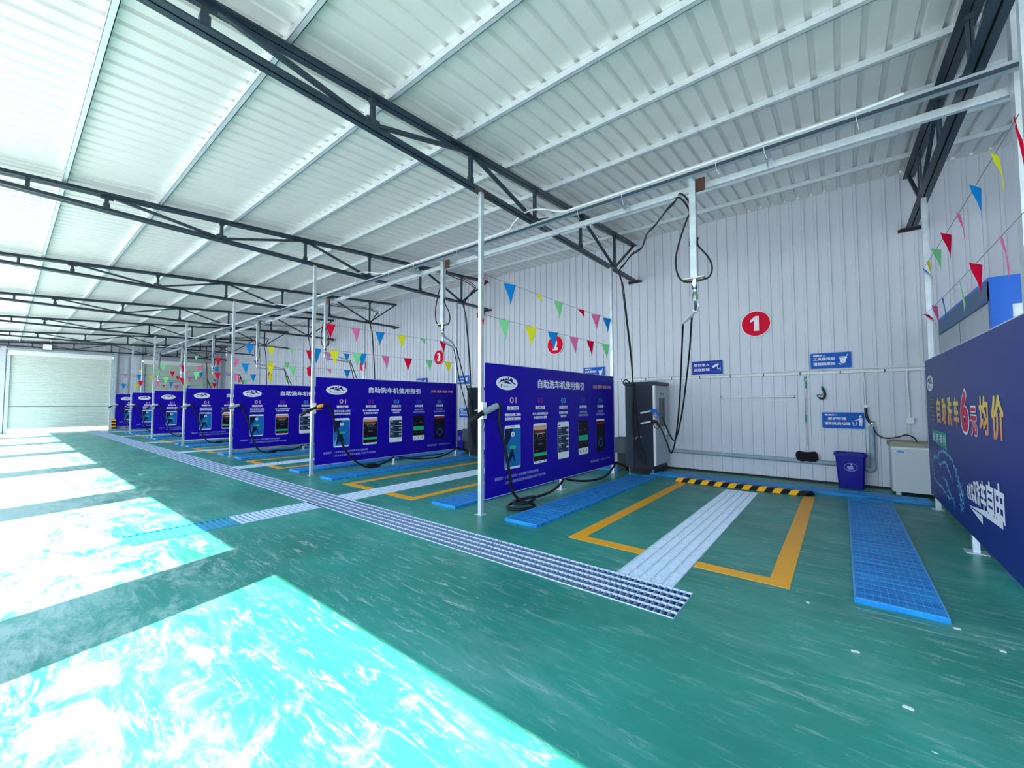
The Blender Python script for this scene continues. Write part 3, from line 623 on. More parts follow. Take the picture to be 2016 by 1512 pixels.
# ============================================================ wash bays: floor things
def slab_mat(name, x0, x1, y0, y1, label, group, along='y'):
    m = MB(); h = .035; m.box(x0, x1, y0, y1, 0, h, 'mat_blue')
    z = h+.0015; w_ = .0035
    nx = 10 if along == 'y' else int((x1-x0)/.05); ny = int((y1-y0)/.115) if along == 'y' else 6
    L = 'mat_line'
    if along == 'y':
        for k in range(nx+1):
            x = x0+.02+(x1-x0-.04)*k/nx; m.box(x-w_/2, x+w_/2, y0+.02, y1-.02, h, z, L)
        for k in range(ny+1):
            y = y0+.02+(y1-y0-.04)*k/ny; m.box(x0+.02, x1-.02, y-w_/2, y+w_/2, h, z-.0004, L)
    else:
        for k in range(7):
            y = y0+.02+(y1-y0-.04)*k/6; m.box(x0+.02, x1-.02, y-w_/2, y+w_/2, h, z, L)
        for k in range(int((x1-x0)/.1)):
            x = x0+.02+k*.1; m.box(x-w_/2, x+w_/2, y0+.02, y1-.02, h, z-.0004, L)
    # pale edge rails
    for a, b, c, d in ((x0, x1, y0, y0+.012), (x0, x1, y1-.012, y1), (x0, x0+.012, y0, y1), (x1-.012, x1, y0, y1)): m.box(a, b, c, d, h, h+.003, L)
    return m.build(name, label=label, category='grating', group=group)
ml = slab_mat('foot_grating', -3.38, -2.88, 4.05, 8.1, '', 'blue foot gratings')
mr_ = slab_mat('foot_grating', .03, .53, 4.05, 8.15, '', 'blue foot gratings')
mt = slab_mat('foot_grating', -3.12, .98, 8.42, 8.78, '', 'blue foot gratings', 'x')
NUM = ['one', 'two', 'three', 'four', 'five', 'six', 'seven']
def bayn(i): return 'bay numbered '+NUM[i]
ml['label'] = 'raised blue grating left of the yellow outline in the '+bayn(0); mr_['label'] = 'widest looking blue grating, right of the yellow outline in the nearest bay, numbered one'; mt['label'] = 'blue grating lying crosswise along the wall in the '+bayn(0)
m = MB(); z = .003
for a, b, c, d in ((-2.42, -2.27, 4.0, 8.02), (-.52, -.37, 4.0, 8.02), (-2.27, -1.60, 4.0, 4.15), (-1.10, -.52, 4.0, 4.15)): m.box(a, b, c, d, 0, z, 'yellow')
yl = m.build('parking_outline', label='bright yellow U-shaped paint outline on the floor of bay numbered one', category='floor marking', group='yellow bay outlines')
def make_grate(x0, x1, y0, y1, m_, pitch, nlong, zt=.004, dirn='x', hgt=.03):
    """bearing bars across, cross rods along"""
    m = MB()
    if dirn == 'x':   # many thin bars running along x, spaced in y
        n = int((y1-y0)/pitch)
        for k in range(n+1): y = y0+(y1-y0)*k/n; m.box(x0, x1, y-.0035, y+.0035, zt-hgt, zt, m_)
        for k in range(nlong+1): x = x0+(x1-x0)*k/nlong; m.box(x-.004, x+.004, y0, y1, zt-.012, zt+.001, m_)
    else:
        n = int((x1-x0)/pitch)
        for k in range(n+1): x = x0+(x1-x0)*k/n; m.box(x-.0035, x+.0035, y0, y1, zt-hgt, zt, m_)
        for k in range(nlong+1): y = y0+(y1-y0)*k/nlong; m.box(x0, x1, y-.005, y+.005, zt-.012, zt+.001, m_)
    return m
gr = []
gl = thing('drain_grating', 'whitish limescaled centre grating in the nearest bay, numbered one', 'grating', (BX[0], 3.45, 0), 'whitish centre gratings')
for k in range(4):
    y0 = .01+k*1.1; make_grate(-.24, .24, y0, y0+1.085, 'gratew', .034, 5, hgt=.012).build('grating_section', gl)
sb = MB()
N_ = 18
for k in range(N_):
    x0 = -1.04*1+2.0*k/N_-1.43+.0; w_ = 2.0/N_; c = 'bump_y' if k % 2 == 0 else 'bump_k'; sk = .13
    prof = [(8.02, .002), (8.07, .07), (8.17, .07), (8.24, .002)]
    vs = [(x0+(.0 if j in (0,) else sk*j/3)-(.03), y, zz) for j, (y, zz) in enumerate(prof)]+[(x0+w_+(sk*j/3)-.03, y, zz) for j, (y, zz) in enumerate(prof)]
    sb.add(vs, [(0, 4, 5, 1), (1, 5, 6, 2), (2, 6, 7, 3)]+([(0, 1, 2, 3)] if k == 0 else [])+([(4, 7, 6, 5)] if k == N_-1 else []), c)
hump = sb.build('wheel_stop', label='yellow and black striped wheel stop at the back of bay numbered one', category='wheel stop', group='striped wheel stops')
for i in range(1, 7):
    off = (-S*i, 0, 0); b = bayn(i)
    dup(ml, off, 'raised blue grating left of the yellow outline in the '+b); dup(mr_, off, 'raised blue grating right of the yellow outline in the '+b); dup(mt, off, 'blue grating lying crosswise along the wall in the '+b)
    dup(yl, off, 'yellow U-shaped paint outline on the floor of the '+b); dup(gl, off, 'whitish centre grating in the '+b); dup(hump, off, 'yellow and black wheel stop at the back of the '+b)
# long drain in front of all bays
dr = thing('drain_grating', 'long steel drain grating crossing in front of all the bays', 'grating', (-.95, 3.2, 0))
x = -.95; k = 0
while x > XL+1.6:
    L = min(2.0, x-XL-.6); fine = .05 if x > -14 else .1
    m = MB(); n = int(L/fine)
    for j in range(n): m.box(-(.95+x)*-1-fine*j-.005+0, -(.95+x)*-1-fine*j+.0, -.24, .245, -.035, .004, 'grates')
    for j in range(6): y = -.235+.094*j; m.box(x+.95-L+.01, x+.95-.005, y-.0045, y+.0045, -.01, .006, 'gratew')
    m.build('grating_section', dr); x -= 2.0; k += 1
cg = thing('drain_grating', 'short drain grating running from the sunlit floor to the long drain', 'grating', (-6.11, .9, 0))
for k in range(2):
    m = MB()
    for q in range(17):
        y = .03+k*1.02+q*.06; m.box(-.22, .22, y-.011, y+.011, -.012, .004, 'gratet' if k == 0 else 'gratew')
    for x in (-.235, .235): m.box(x-.008, x+.008, .01+k*1.02, 1.01+k*1.02, -.012, .005, 'gratet' if k == 0 else 'gratew')
    m.build('grating_section', cg)

# ============================================================ wall signs and numbers
def frw(cx, cz, y=YW-.035): return lambda u, v, d: (cx+u, y-d, cz+v)
def number_sign(i):
    cx = -1.31-S*i; t = thing('number_sign', 'red round sign with white numeral %s on the back wall' % ['one','two','three','four','five','six','seven'][i], 'sign', (cx, YW-.03, 3.09)); fr = lambda u, v, d: (u, -d-.005, v)
    m = MB(); m.prism([(a, b) for a, b in ell(0, 0, .265, .265, 40)], 0, .012, 'white', Matrix.Rotation(PI/2, 4, 'X')); poly(m, ell(0, 0, .25, .25, 40), 'numred', lambda u, v, d: (u, -.0135-d, v)); dc = m.build('disc', t)
    m = MB(); w_ = .085; f2 = lambda u, v, d: (u, -.015-d, v)
    if i == 0: poly(m, [(-.10, .075), (-.01, .15), (.055, .15), (.055, -.15), (-.03, -.15), (-.03, .06), (-.10, .03)], 'ink_w', f2)
    else:
        text(m, str(i+1), -w_, w_, -.15, .15, 'ink_w', f2, 0, .065)
    m.build('numeral', dc)
for i in range(7): number_sign(i)
def sign(name, cx, cz, w_, h_, label, kind, group):
    t = thing(name, label, 'sign', (cx, YW-.02, cz), group); fr = lambda u, v, d: (u, -.0105-d, v)
    M_ = Matrix.Rotation(PI/2, 4, 'X')
    m = MB(); m.box(-w_/2, w_/2, -.009, 0, -h_/2, h_/2, 'signe' if kind != 'cam' else 'signd'); poly(m, rrect(-w_/2+.008, w_/2-.008, -h_/2+.008, h_/2-.008, .02), 'sign' if kind != 'cam' else 'signd', fr, .0); pl = m.build('plate', t)
    m = MB()
    if kind == 'tool':
        for k, c in enumerate(('ink_w', 'ink_w', 'ink_pk', 'ink_cy')): poly(m, [(-.255+.048*k, .085), (-.215+.048*k, .085), (-.215+.048*k, .112), (-.255+.048*k, .112)], c, fr, .001)
        text(m, '工具使用后', -.26, .07, .005, .062, 'ink_w', fr, .001, .03, 2); text(m, '请放回原处', -.26, .07, -.085, -.028, 'ink_w', fr, .001, .03, 2); m.build('lettering', pl)
        m = MB(); poly(m, [(.13, .045), (.235, .045), (.21, -.05), (.20, -.06), (.16, -.06), (.15, -.05)], 'ink_w', fr, .001)
        ring(m, .183, .045, .06, .022, .007, 'ink_w', fr, .0015, 20); stroke(m, [(.20, .03), (.255, .105)], .012, 'ink_w', fr, .0016)
        stroke(m, [(.115, -.06), (.155, -.08)], .02, 'ink_w', fr, .001); m.build('pictogram', pl, label='white bucket pictogram')
    elif kind == 'cam':
        text(m, '您已进入', -.27, .05, .03, .09, 'ink_w', fr, .001, .03, 2); text(m, '监控区域', -.27, .05, -.075, -.015, 'ink_w', fr, .001, .03, 2); m.build('lettering', pl)
        m = MB(); q = rrect(.08, .27, -.09, .10, .02); stroke(m, q+[q[0]], .005, 'ink_cy', fr, .001)
        poly(m, [(.10, .0), (.12, .04), (.22, .085), (.235, .05), (.13, -.01)], 'ink_w', fr, .001); stroke(m, [(.19, .03), (.215, -.01), (.20, -.035), (.255, -.035)], .012, 'ink_w', fr, .001); stroke(m, [(.258, -.055), (.258, -.01)], .012, 'ink_w', fr, .001); m.build('pictogram', pl, label='white surveillance camera pictogram')
    else:
        for k, c in enumerate(('ink_w', 'ink_w', 'ink_pk', 'ink_cy')): poly(m, [(-.255+.048*k, .085), (-.215+.048*k, .085), (-.215+.048*k, .112), (-.255+.048*k, .112)], c, fr, .001)
        text(m, '爱护环境', -.215, .05, .005, .058, 'ink_w', fr, .001, .03, 2); text(m, '请勿乱扔垃圾', -.265, .105, -.085, -.028, 'ink_w', fr, .001, .03, 2); m.build('lettering', pl)
        m = MB(); poly(m, ell(.245, .075, .018, .018, 14), 'ink_w', fr, .001); poly(m, rrect(.222, .27, -.03, .05, .012), 'ink_w', fr, .001)
        poly(m, [(.228, -.09), (.243, -.09), (.243, -.02), (.228, -.02)], 'ink_w', fr, .001); poly(m, [(.25, -.09), (.265, -.09), (.265, -.02), (.25, -.02)], 'ink_w', fr, .001)
        stroke(m, [(.23, .035), (.20, .01), (.165, .0)], .012, 'ink_w', fr, .0012); stroke(m, [(.135, -.02), (.145, -.085), (.18, -.085), (.19, -.02)], .01, 'ink_w', fr, .001)
        m.build('pictogram', pl, label='white pictogram of a figure dropping litter in a bin')
    return t
s1 = sign('tool_sign', -.135, 2.26, .61, .30, 'blue sign asking to put tools back, above the brush by numeral one', 'tool', 'blue tool return signs')
s2 = sign('camera_sign', -2.25, 2.245, .61, .29, 'dark blue surveillance camera sign left of numeral one', 'cam', 'dark blue surveillance signs')
s3 = sign('litter_sign', .01, 1.16, .61, .30, 'blue no-littering sign above the blue bin in bay numbered one', 'lit', 'blue no-littering signs')
for i in range(1, 4):
    o = (-S*i, 0, 0); dup(s1, o, 'blue sign asking to put tools back, in the %s' % bayn(i)); dup(s2, o, 'dark blue surveillance camera sign in the %s' % bayn(i)); dup(s3, o, 'blue no-littering sign in the %s' % bayn(i))

# ============================================================ wash machine
def make_machine():
    t = thing('wash_machine', 'tall dark grey self-service wash machine with pale front in bay numbered one', 'machine', (-3.03, 8.5, 0), 'self-service wash machines')
    # local: front face x=0 faces +x, side face y=0 faces the camera
    m = MB()
    pts = [(-.62, .02), (-.60, 0), (-.46, .0), (-.44, -.015), (-.03, -.015), (-.03, .80), (-.62, .80)]
    m.prism(pts, .12, 1.86, 'cab'); m.build('cabinet', t)
    MB().box(-.635, -.455, -.01, .81, .10, 1.87, 'cab2').build('rear_cover', t)
    MB().box(-.64, .03, -.03, .84, 1.86, 1.93, 'cab').build('top_cap', t)
    MB().box(-.60, -.02, .02, .80, 0, .12, 'black').build('plinth', t)
    fd = MB().box(-.03, .0, .03, .80, .18, 1.85, 'cabw').build('front_door', t, label='pale grey front door')
    MB().box(-.03, .012, -.018, .03, .18, 1.85, 'lip').build('white_edge_trim', t, label='white edge trim')
    m = MB(); m.box(.0, .012, .28, .60, .98, 1.58, 'screen'); m.build('screen', fd, label='dark glass screen')
    MB().box(.0, .006, .36, .55, 1.66, 1.69, 'ink_dk').box(.0, .008, .38, .53, 1.668, 1.682, 'cabw').build('name_slot', fd)
    MB().box(.0, .012, .62, .70, .80, .90, 'white').build('door_lock', fd)
    m = MB(); m.bar((-.42, -.03, .70), (-.36, -.03, .78), .02, .018, 'chrome'); m.bar((-.36, -.03, .775), (-.26, -.03, .77), .03, .02, 'chrome'); m.build('latch_handle', t, label='chrome latch handle')
    for z in (1.31, 1.08):
        m = MB(); m.tube([(-.10, -.015, z-.02), (-.10, -.05, z-.02)], .025, 'black', 8); m.build('gun_hook', t)
    m = MB(); m.box(-.96, -.64, .10, .42, .38, .71, 'cab2'); m.box(-.96, -.63, .10, .42, .70, .715, 'black'); m.box(-.90, -.70, .14, .38, 0, .38, 'black'); m.build('vacuum_motor_box', t)
    m = MB(); m.tube(smoothpts([(-.62, .1, 1.84), (-.68, .05, 1.88), (-.69, .03, 1.95), (-.62, .02, 1.99), (-.55, .05, 1.93)]), .012, 'rubber', 7); m.build('cable_loop', t)
    for x, y in ((-.56, .04), (-.06, .04), (-.56, .74), (-.06, .74)): MB().tube([(x, y-.03, 0), (x, y-.03, .1)], .016, 'chrome', 8).build('levelling_foot', t)
    return t
mach = make_machine()
def make_gun(c, label, z):
    t = thing('spray_gun', label, 'spray gun', (-3.1, 8.45, z), 'spray guns hung on the machines')
    MB().tube([(-.20, -.03, -.03), (.03, -.03, .02)], .019, 'lance', 10).build('lance_sleeve', t, label='pale lance sleeve')
    m = MB(); R0 = Matrix.Rotation(0, 4, 'Y')
    prof = [(.02, .05), (.10, .06), (.15, .03), (.19, -.04), (.22, -.09), (.19, -.105), (.15, -.05), (.11, -.01), (.06, -.03), (.02, -.01)]
    m.prism([(a, b) for a, b in prof], .01, .05, c, Matrix.Rotation(PI/2, 4, 'X')); m.build('gun_body', t)
    m = MB(); m.tube(smoothpts([(.07, -.03, -.03), (.09, -.03, -.09), (.13, -.03, -.12), (.18, -.03, -.10)]), .007, c, 6); m.build('trigger_guard', t)
    MB().bar((.09, -.03, -.03), (.13, -.03, -.09), .012, .014, 'ink_pc').build('trigger', t)
    return t
g1 = make_gun('gunb', 'blue spray gun on the side of the wash machine in bay numbered one', 1.30); g2 = make_gun('black', 'black spray gun below the blue one on the wash machine in bay numbered one', 1.08)
# ---- booms
def make_boom(style):
    t = thing('hose_boom', '', 'boom', (-1.43, 5.55, 0), 'hose booms hanging from the service channels')
    MB().box(-.038, .038, -.038, .038, 3.10, 4.40, 'galv').build('drop_tube', t)
    m = MB(); m.box(-.03, .03, -.2, .23, 4.36, 4.42, 'galv'); m.box(.02, .14, .02, .05, 4.24, 4.40, 'rust'); m.build('cross_bracket', t)
    for x in (-.95, .85):
        m = MB(); m.box(x-.03, x+.03, -.2, .23, 4.38, 4.385, 'galv'); m.box(x-.03, x-.025, -.2, .23, 4.34, 4.44, 'galv'); m.box(x-.03, x+.03, .19, .225, 4.33, 4.38, 'galv'); m.build('channel_spacer', t)
    m = MB(); m.box(-.13, .13, -.07, .07, 3.08, 3.095, 'brass'); 
    for x in (-.09, .09): m.tube([(x, 0, 3.05), (x, 0, 3.12)], .012, 'brass', 8)
    m.build('flange_plate', t)
    MB().tube([(0, 0, 3.08), (0, 0, 2.96), (0, 0, 2.955), (0, 0, 2.90), (0, 0, 2.895), (0, 0, 2.80)], .03, 'chrome', 14, radii=[.035, .035, .026, .026, .036, .036]).build('swivel_joint', t)
    m = MB(); m.tube(smoothpts([(.02, 0, 4.08), (-.10, 0, 3.84), (-.22, 0, 3.47), (-.22, 0, 3.23), (-.15, 0, 3.09), (-.03, -.02, 3.05)]), .012, 'rubber', 7); m.build('hose_loop', t)
    m = MB(); m.tube(smoothpts([(.05, 0, 3.62), (.05, 0, 3.52), (.16, 0, 3.35), (.21, 0, 3.2), (.17, 0, 3.08), (.04, -.02, 3.05)]), .011, 'rubber', 7); m.build('hose_loop', t)
    if style == 0:
        e1, e2 = Vector((-.49, 1.25, -2.81+5.62)), Vector((-.40, 1.28, 2.88))
        m = MB(); m.tube([(0, 0, 2.80), (0, .02, 2.74), (-.08, .3, 2.72)], .018, 'chrome', 8); m.build('swivel_arm', t)
        m = MB()
        m.tube(smoothpts([(-.05, .2, 2.73), (-.2, .55, 2.74), (-.40, 1.0, 2.76), (-.54, 1.35, 2.79)]), .03, 'film', 8, radii=None); m.tube(smoothpts([(-.0, .1, 2.76), (-.12, .55, 2.80), (-.28, .95, 2.84), (-.40, 1.35, 2.88)]), .026, 'film', 8); m.build('plastic_wrap', t, label='clear plastic wrapped round the arm')
    else:
        m = MB(); m.tube(smoothpts([(0, 0, 2.80), (0, .02, 2.74), (-.1, .15, 2.74), (-.5, .7, 2.76), (-1.12, 1.35, 2.80)]), .022, 'galv', 8); m.tube(smoothpts([(0, .02, 2.90), (-.1, .15, 2.86), (-.5, .72, 2.85), (-1.0, 1.28, 2.83)]), .020, 'galv', 8); m.build('swivel_arm', t)
    return t
b0 = make_boom(0); b0['label'] = 'nearest hose boom hanging from the service channels, left of numeral one, arm wrapped in plastic'
b1 = make_boom(1); b1.location.x -= S; b1['label'] = 'hose boom with bare arm above the bay numbered two'
for i in range(2, 7): dup(b1, (-S*(i-1), 0, 0), 'hose boom hanging above the '+bayn(i))
# ---- pressure hoses
def hose(pts, r, label, off=0., group='black pressure hoses'):
    return MB().tube([p+Vector((off, 0, 0)) for p in smoothpts(pts)], r, 'rubber', 7).build('pressure_hose', label=label, category='hose', group=group)
hose([(-1.97, 6.9, 2.79), (-2.09, 7.2, 2.29), (-2.26, 7.6, 1.51), (-2.46, 8.0, .84), (-2.61, 8.2, .51), (-2.74, 8.32, .71), (-2.87, 8.40, .97)], .014, 'black hose from the plastic wrapped boom down to the black spray gun')
hose([(-1.83, 6.9, 2.88), (-1.97, 7.2, 2.28), (-2.15, 7.6, 1.78), (-2.35, 8.0, 1.23), (-2.53, 8.2, .78), (-2.67, 8.30, .86), (-2.84, 8.40, 1.20)], .014, 'black hose from the plastic wrapped boom down to the blue spray gun')
feed = [(-1.49, 5.6, 3.55), (-1.47, 5.61, 3.92), (-1.55, 5.65, 4.16), (-1.66, 5.7, 4.30), (-1.77, 5.9, 4.33), (-1.99, 6.2, 4.38), (-2.39, 6.9, 4.52), (-2.81, 7.6, 4.68), (-3.18, 8.3, 4.72), (-3.44, 8.38, 4.65), (-3.60, 8.34, 4.45), (-3.70, 8.34, 4.36), (-3.68, 8.37, 4.20), (-3.63, 8.40, 4.0), (-3.55, 8.42, 3.17), (-3.48, 8.42, 2.5), (-3.43, 8.42, 1.52), (-3.34, 8.42, .67), (-3.22, 8.42, .31)]
feed2 = [(a+.03, b, c+.04) for a, b, c in feed[:12]]+[(-3.66, 8.38, 4.1), (-3.57, 8.41, 3.2), (-3.46, 8.41, 2.0), (-3.48, 8.42, 1.0), (-3.38, 8.43, .45), (-3.2, 8.43, .2)]
f1 = hose(feed, .012, 'front one of two black feed hoses arching from the nearest boom to the machine'); f2 = hose(feed2, .011, 'rear one of two black feed hoses arching from the nearest boom to the machine')
gA = [(-7.36, 6.9, 2.80), (-7.47, 7.2, 2.05), (-7.64, 7.6, 1.4), (-7.80, 8.0, .78), (-7.80, 8.25, .51), (-7.70, 8.36, .75), (-7.68, 8.40, .97)]
gB = [(-7.24, 6.85, 2.84), (-7.33, 7.2, 2.15), (-7.5, 7.6, 1.6), (-7.7, 8.0, 1.05), (-7.72, 8.2, .78), (-7.70, 8.32, .90), (-7.66, 8.40, 1.2)]
h1 = hose(gA, .013, 'black hose from the boom to the black spray gun in the '+bayn(1)); h2 = hose(gB, .013, 'black hose from the boom to the blue spray gun in the '+bayn(1))
for i in range(1, 7):
    o = (-S*i, 0, 0); b = bayn(i)
    if i < 5:
        dup(mach, o, 'dark grey self-service wash machine in the '+b); dup(g1, o, 'blue spray gun on the machine in the '+b); dup(g2, o, 'black spray gun on the machine in the '+b)
    dup(f1, o, 'front one of two black feed hoses to the machine in the %s' % b); dup(f2, o, 'rear one of two black feed hoses to the machine in the %s' % b)
    if i > 1: dup(h1, (-S*(i-1), 0, 0), 'black hose from the boom to the black spray gun in the '+b); dup(h2, (-S*(i-1), 0, 0), 'black hose from the boom to the blue spray gun in the '+b)

# ============================================================ things on the back wall
y = YW-.045
m = MB(); m.tube([(XL+.2, YW-.03, 2.085), (.3, YW-.03, 2.09), (XR-.1, YW-.03, 2.10)], .011, 'conduit', 8); m.build('wall_conduit', label='thin white conduit high along the back wall, upper one of the pair', category='conduit')
m = MB(); m.box(XL+.2, XR-.1, YW-.05, YW-.017, 2.018, 2.055, 'conduit')
for k in range(60): x = XR-.5-.6*k; m.box(x-.008, x+.008, YW-.055, YW-.017, 2.01, 2.062, 'cab2')
m.build('wall_conduit', label='wider white cable duct along the back wall, below the thin conduit', category='conduit')
t = thing('socket_box', 'white socket box above the washing machine, conduit rising to the duct', 'socket', (.885, YW-.02, 1.18))
MB().box(-.05, .05, -.05, 0, -.05, .05, 'white').build('box', t); MB().tube(smoothpts([(0, -.02, .05), (0, -.02, .3), (-.01, -.02, .78), (.03, -.02, .85)]), .011, 'conduit', 8).build('conduit_drop', t)
t = thing('socket_box', 'small white socket with black plug above the no-littering sign', 'socket', (.33, YW-.02, 1.42))
MB().prism([(-.045, 0), (0, -.035), (.05, 0), (0, .035)], .0, .05, 'white', Matrix.Rotation(PI/2, 4, 'X')).build('box', t); MB().tube(smoothpts([(0, -.02, .03), (0, -.02, .3), (-.01, -.02, .6), (.03, -.02, .63)]), .010, 'conduit', 8).build('conduit_drop', t)
MB().tube(smoothpts([(.0, -.03, -.03), (.0, -.04, -.1), (.01, -.04, -.2), (.05, -.05, -.29)]), .02, 'rubber', 8).build('plug_cable', t)
MB().tube(smoothpts([(.38, y-.01, 1.12), (.41, y-.05, 1.08), (.44, y-.05, .98), (.50, y-.05, .90), (.60, y-.08, .875), (.73, y-.12, .91), (.81, y-.2, .95), (.89, y-.28, .92), (.93, y-.3, .86)]), .010, 'rubber', 7).build('inlet_hose', label='thin dark hose from the wall tap to the washing machine', category='hose')
t = thing('wall_tap', 'small chrome tap on top of the vertical drain pipe beside the no-littering sign', 'tap', (.40, YW-.05, 1.12))
MB().tube([(0, .03, 0), (0, -.05, 0)], .014, 'chrome', 8).tube([(0, -.03, 0), (.02, -.05, -.06)], .012, 'chrome', 8).build('spout', t); MB().bar((-.03, -.03, .03), (.05, -.03, .03), .012, .012, 'teal').build('handle', t)
t = thing('drain_pipe', 'grey plastic pipe low along the back wall, turning up beside the blue bin', 'pipe', (0, YW, 0))
MB().tube([(XL+.3, -.070, .42), (-3.0, -.070, .41), (-.7, -.070, .385), (.26, -.070, .37)], .041, 'pipe', 12).build('long_run', t)
MB().tube(smoothpts([(.24, -.070, .37), (.32, -.070, .32), (.37, -.070, .31), (.395, -.070, .36), (.395, -.070, .50)]), .045, 'pipe', 12).build('elbow', t)
MB().tube([(.395, -.070, .5), (.395, -.070, 1.08)], .041, 'pipe', 12).tube([(.395, -.070, .66), (.395, -.070, .70)], .045, 'pipe', 12).build('riser', t)
t = thing('tool_rail', 'slim white tool rail on the back wall, right of the hanging hoses', 'rail', (-1.34, YW-.02, 1.60))
MB().tube([(-.64, -.035, 0), (.64, -.035, 0)], .019, 'white', 10).build('bar', t)
for x in (-.63, .63): MB().box(x-.015, x+.015, -.05, .0, -.02, .02, 'black').build('end_mount', t)
t = thing('wash_brush', 'long-handled dark bristle brush hanging on the back wall from a teal hook', 'brush', (-.54, YW-.02, .45))
MB().tube([(.01, -.05, .08), (.01, -.05, .68), (.0, -.05, .68), (.02, -.05, 1.40)], .010, 'chrome', 8).build('pole', t)
MB().tube([(.01, -.05, .68), (.01, -.05, .80)], .015, 'teal', 10).tube([(.02, -.05, 1.30), (.02, -.05, 1.43)], .015, 'teal', 10).build('grip', t, label='teal plastic grips')
m = MB(); hp = [(a, b*1.35) for a, b in [(-.17, .02), (-.16, .07), (-.12, .09), (-.03, .075), (.05, .08), (.13, .09), (.17, .05), (.18, -.01), (.14, -.045), (.05, -.05), (.0, -.045), (-.08, -.055), (-.15, -.03)]]
m.prism(hp, .02, .10, 'fur', Matrix.Rotation(PI/2, 4, 'X')); m.build('brush_head', t)
MB().tube(smoothpts([(.02, -.05, 1.43), (.0, -.045, 1.47), (.03, -.04, 1.50), (.02, -.02, 1.51)]), .007, 'teal', 6).box(-.0, .04, -.03, 0, 1.49, 1.53, 'teal').build('hook', t)
t = thing('hanging_strap', 'black strap hanging from a small teal hook right of the brush', 'strap', (-.27, YW-.02, 1.60))
MB().box(-.02, .02, -.03, 0, .14, .19, 'teal').build('hook', t)
m = MB(); m.tube(smoothpts([(.0, -.03, .15), (.03, -.04, .08), (.03, -.04, .0), (.0, -.04, -.04), (-.05, -.04, -.03)]), .02, 'rubber', 8, radii=None); m.tube(smoothpts([(-.05, -.04, -.03), (-.08, -.04, .01), (-.06, -.04, .03), (.0, -.04, .02)]), .008, 'rubber', 6); m.build('strap', t)
# bin
def make_bin():
    t = thing('litter_bin', 'blue plastic litter bin under the no-littering sign in bay numbered one', 'bin', (.09, 9.33, 0), 'blue litter bins')
    m = MB(); m.bbox(-.17, .17, -.12, .12, .0, .02, 'bin', .03, 3); b = rrect(-.17, .17, -.12, .12, .03, 3); tp = rrect(-.205, .205, -.145, .145, .035, 3)
    n = len(b); m.add([(x, y_, 0) for x, y_ in b]+[(x, y_, .58) for x, y_ in tp], [(i, (i+1) % n, n+(i+1) % n, n+i) for i in range(n)], 'bin'); m.build('body', t)
    m = MB(); o = rrect(-.225, .225, -.16, .16, .04, 3); i_ = rrect(-.19, .19, -.13, .13, .03, 3); n = len(o)
    m.add([(x, y_, .56) for x, y_ in o]+[(x, y_, .61) for x, y_ in o]+[(x, y_, .61) for x, y_ in i_]+[(x, y_, .3) for x, y_ in i_], [(k, (k+1) % n, n+(k+1) % n, n+k) for k in range(n)]+[(n+k, n+(k+1) % n, 2*n+(k+1) % n, 2*n+k) for k in range(n)]+[(2*n+k, 2*n+(k+1) % n, 3*n+(k+1) % n, 3*n+k) for k in range(n)], 'bin'); m.build('rim', t)
    fr = lambda u, v, d: (u, -.1225-(v/.58)*.0245-d, v)
    m = MB(); ring(m, 0, .37, .092, .072, .007, 'ink_lb', fr, .002)
    poly(m, [(-.045, .335), (.0, .335), (.008, .39), (-.05, .39)], 'ink_lb', fr, .002); poly(m, ell(.012, .415, .014, .014, 10), 'ink_lb', fr, .002); poly(m, [(.0, .40), (.03, .395), (.035, .36), (.05, .325), (.035, .325), (.02, .355), (.01, .33), (-.0, .33), (.008, .37)], 'ink_lb', fr, .002)
    text(m, '保护环境', -.05, .05, .305, .322, 'ink_lb', fr, .002, .01, 1); m.build('emblem', t, label='pale blue round litter emblem'); return t
bn = make_bin()
for i in range(1, 4): dup(bn, (-S*i, 0, 0), 'blue plastic litter bin by the wall in the '+bayn(i))
# washing machine
t = thing('washing_machine', 'old white twin-tub washing machine by the wall, half behind the navy price panel', 'washing machine', (.90, 9.27, 0))
MB().bbox(-.30, .33, -.24, .24, .06, .78, 'washer', .035, 3).build('body', t)
MB().bbox(-.32, .345, -.26, .26, .78, .84, 'wtop', .05, 3).bbox(-.28, .0, -.2, .2, .84, .855, 'wtop', .02, 2).bbox(.04, .31, -.2, .2, .84, .852, 'wtop', .02, 2).build('lid', t, label='dusty beige top')
MB().bbox(-.305, .335, -.245, .245, .745, .765, 'hood', .035, 3).build('white_band', t)
m = MB(); poly(m, ell(-.19, .70, .06, .028, 24), 'chrome', lambda u, v, d: (u, -.243-d, v), 0); poly(m, ell(-.19, .70, .05, .02, 24), 'ink_cy', lambda u, v, d: (u, -.2445-d, v), 0); m.build('oval_badge', t)
for x in (-.22, .26): MB().tube([(x, -.15, 0), (x, -.15, .07)], .035, 'white', 12).build('foot', t)
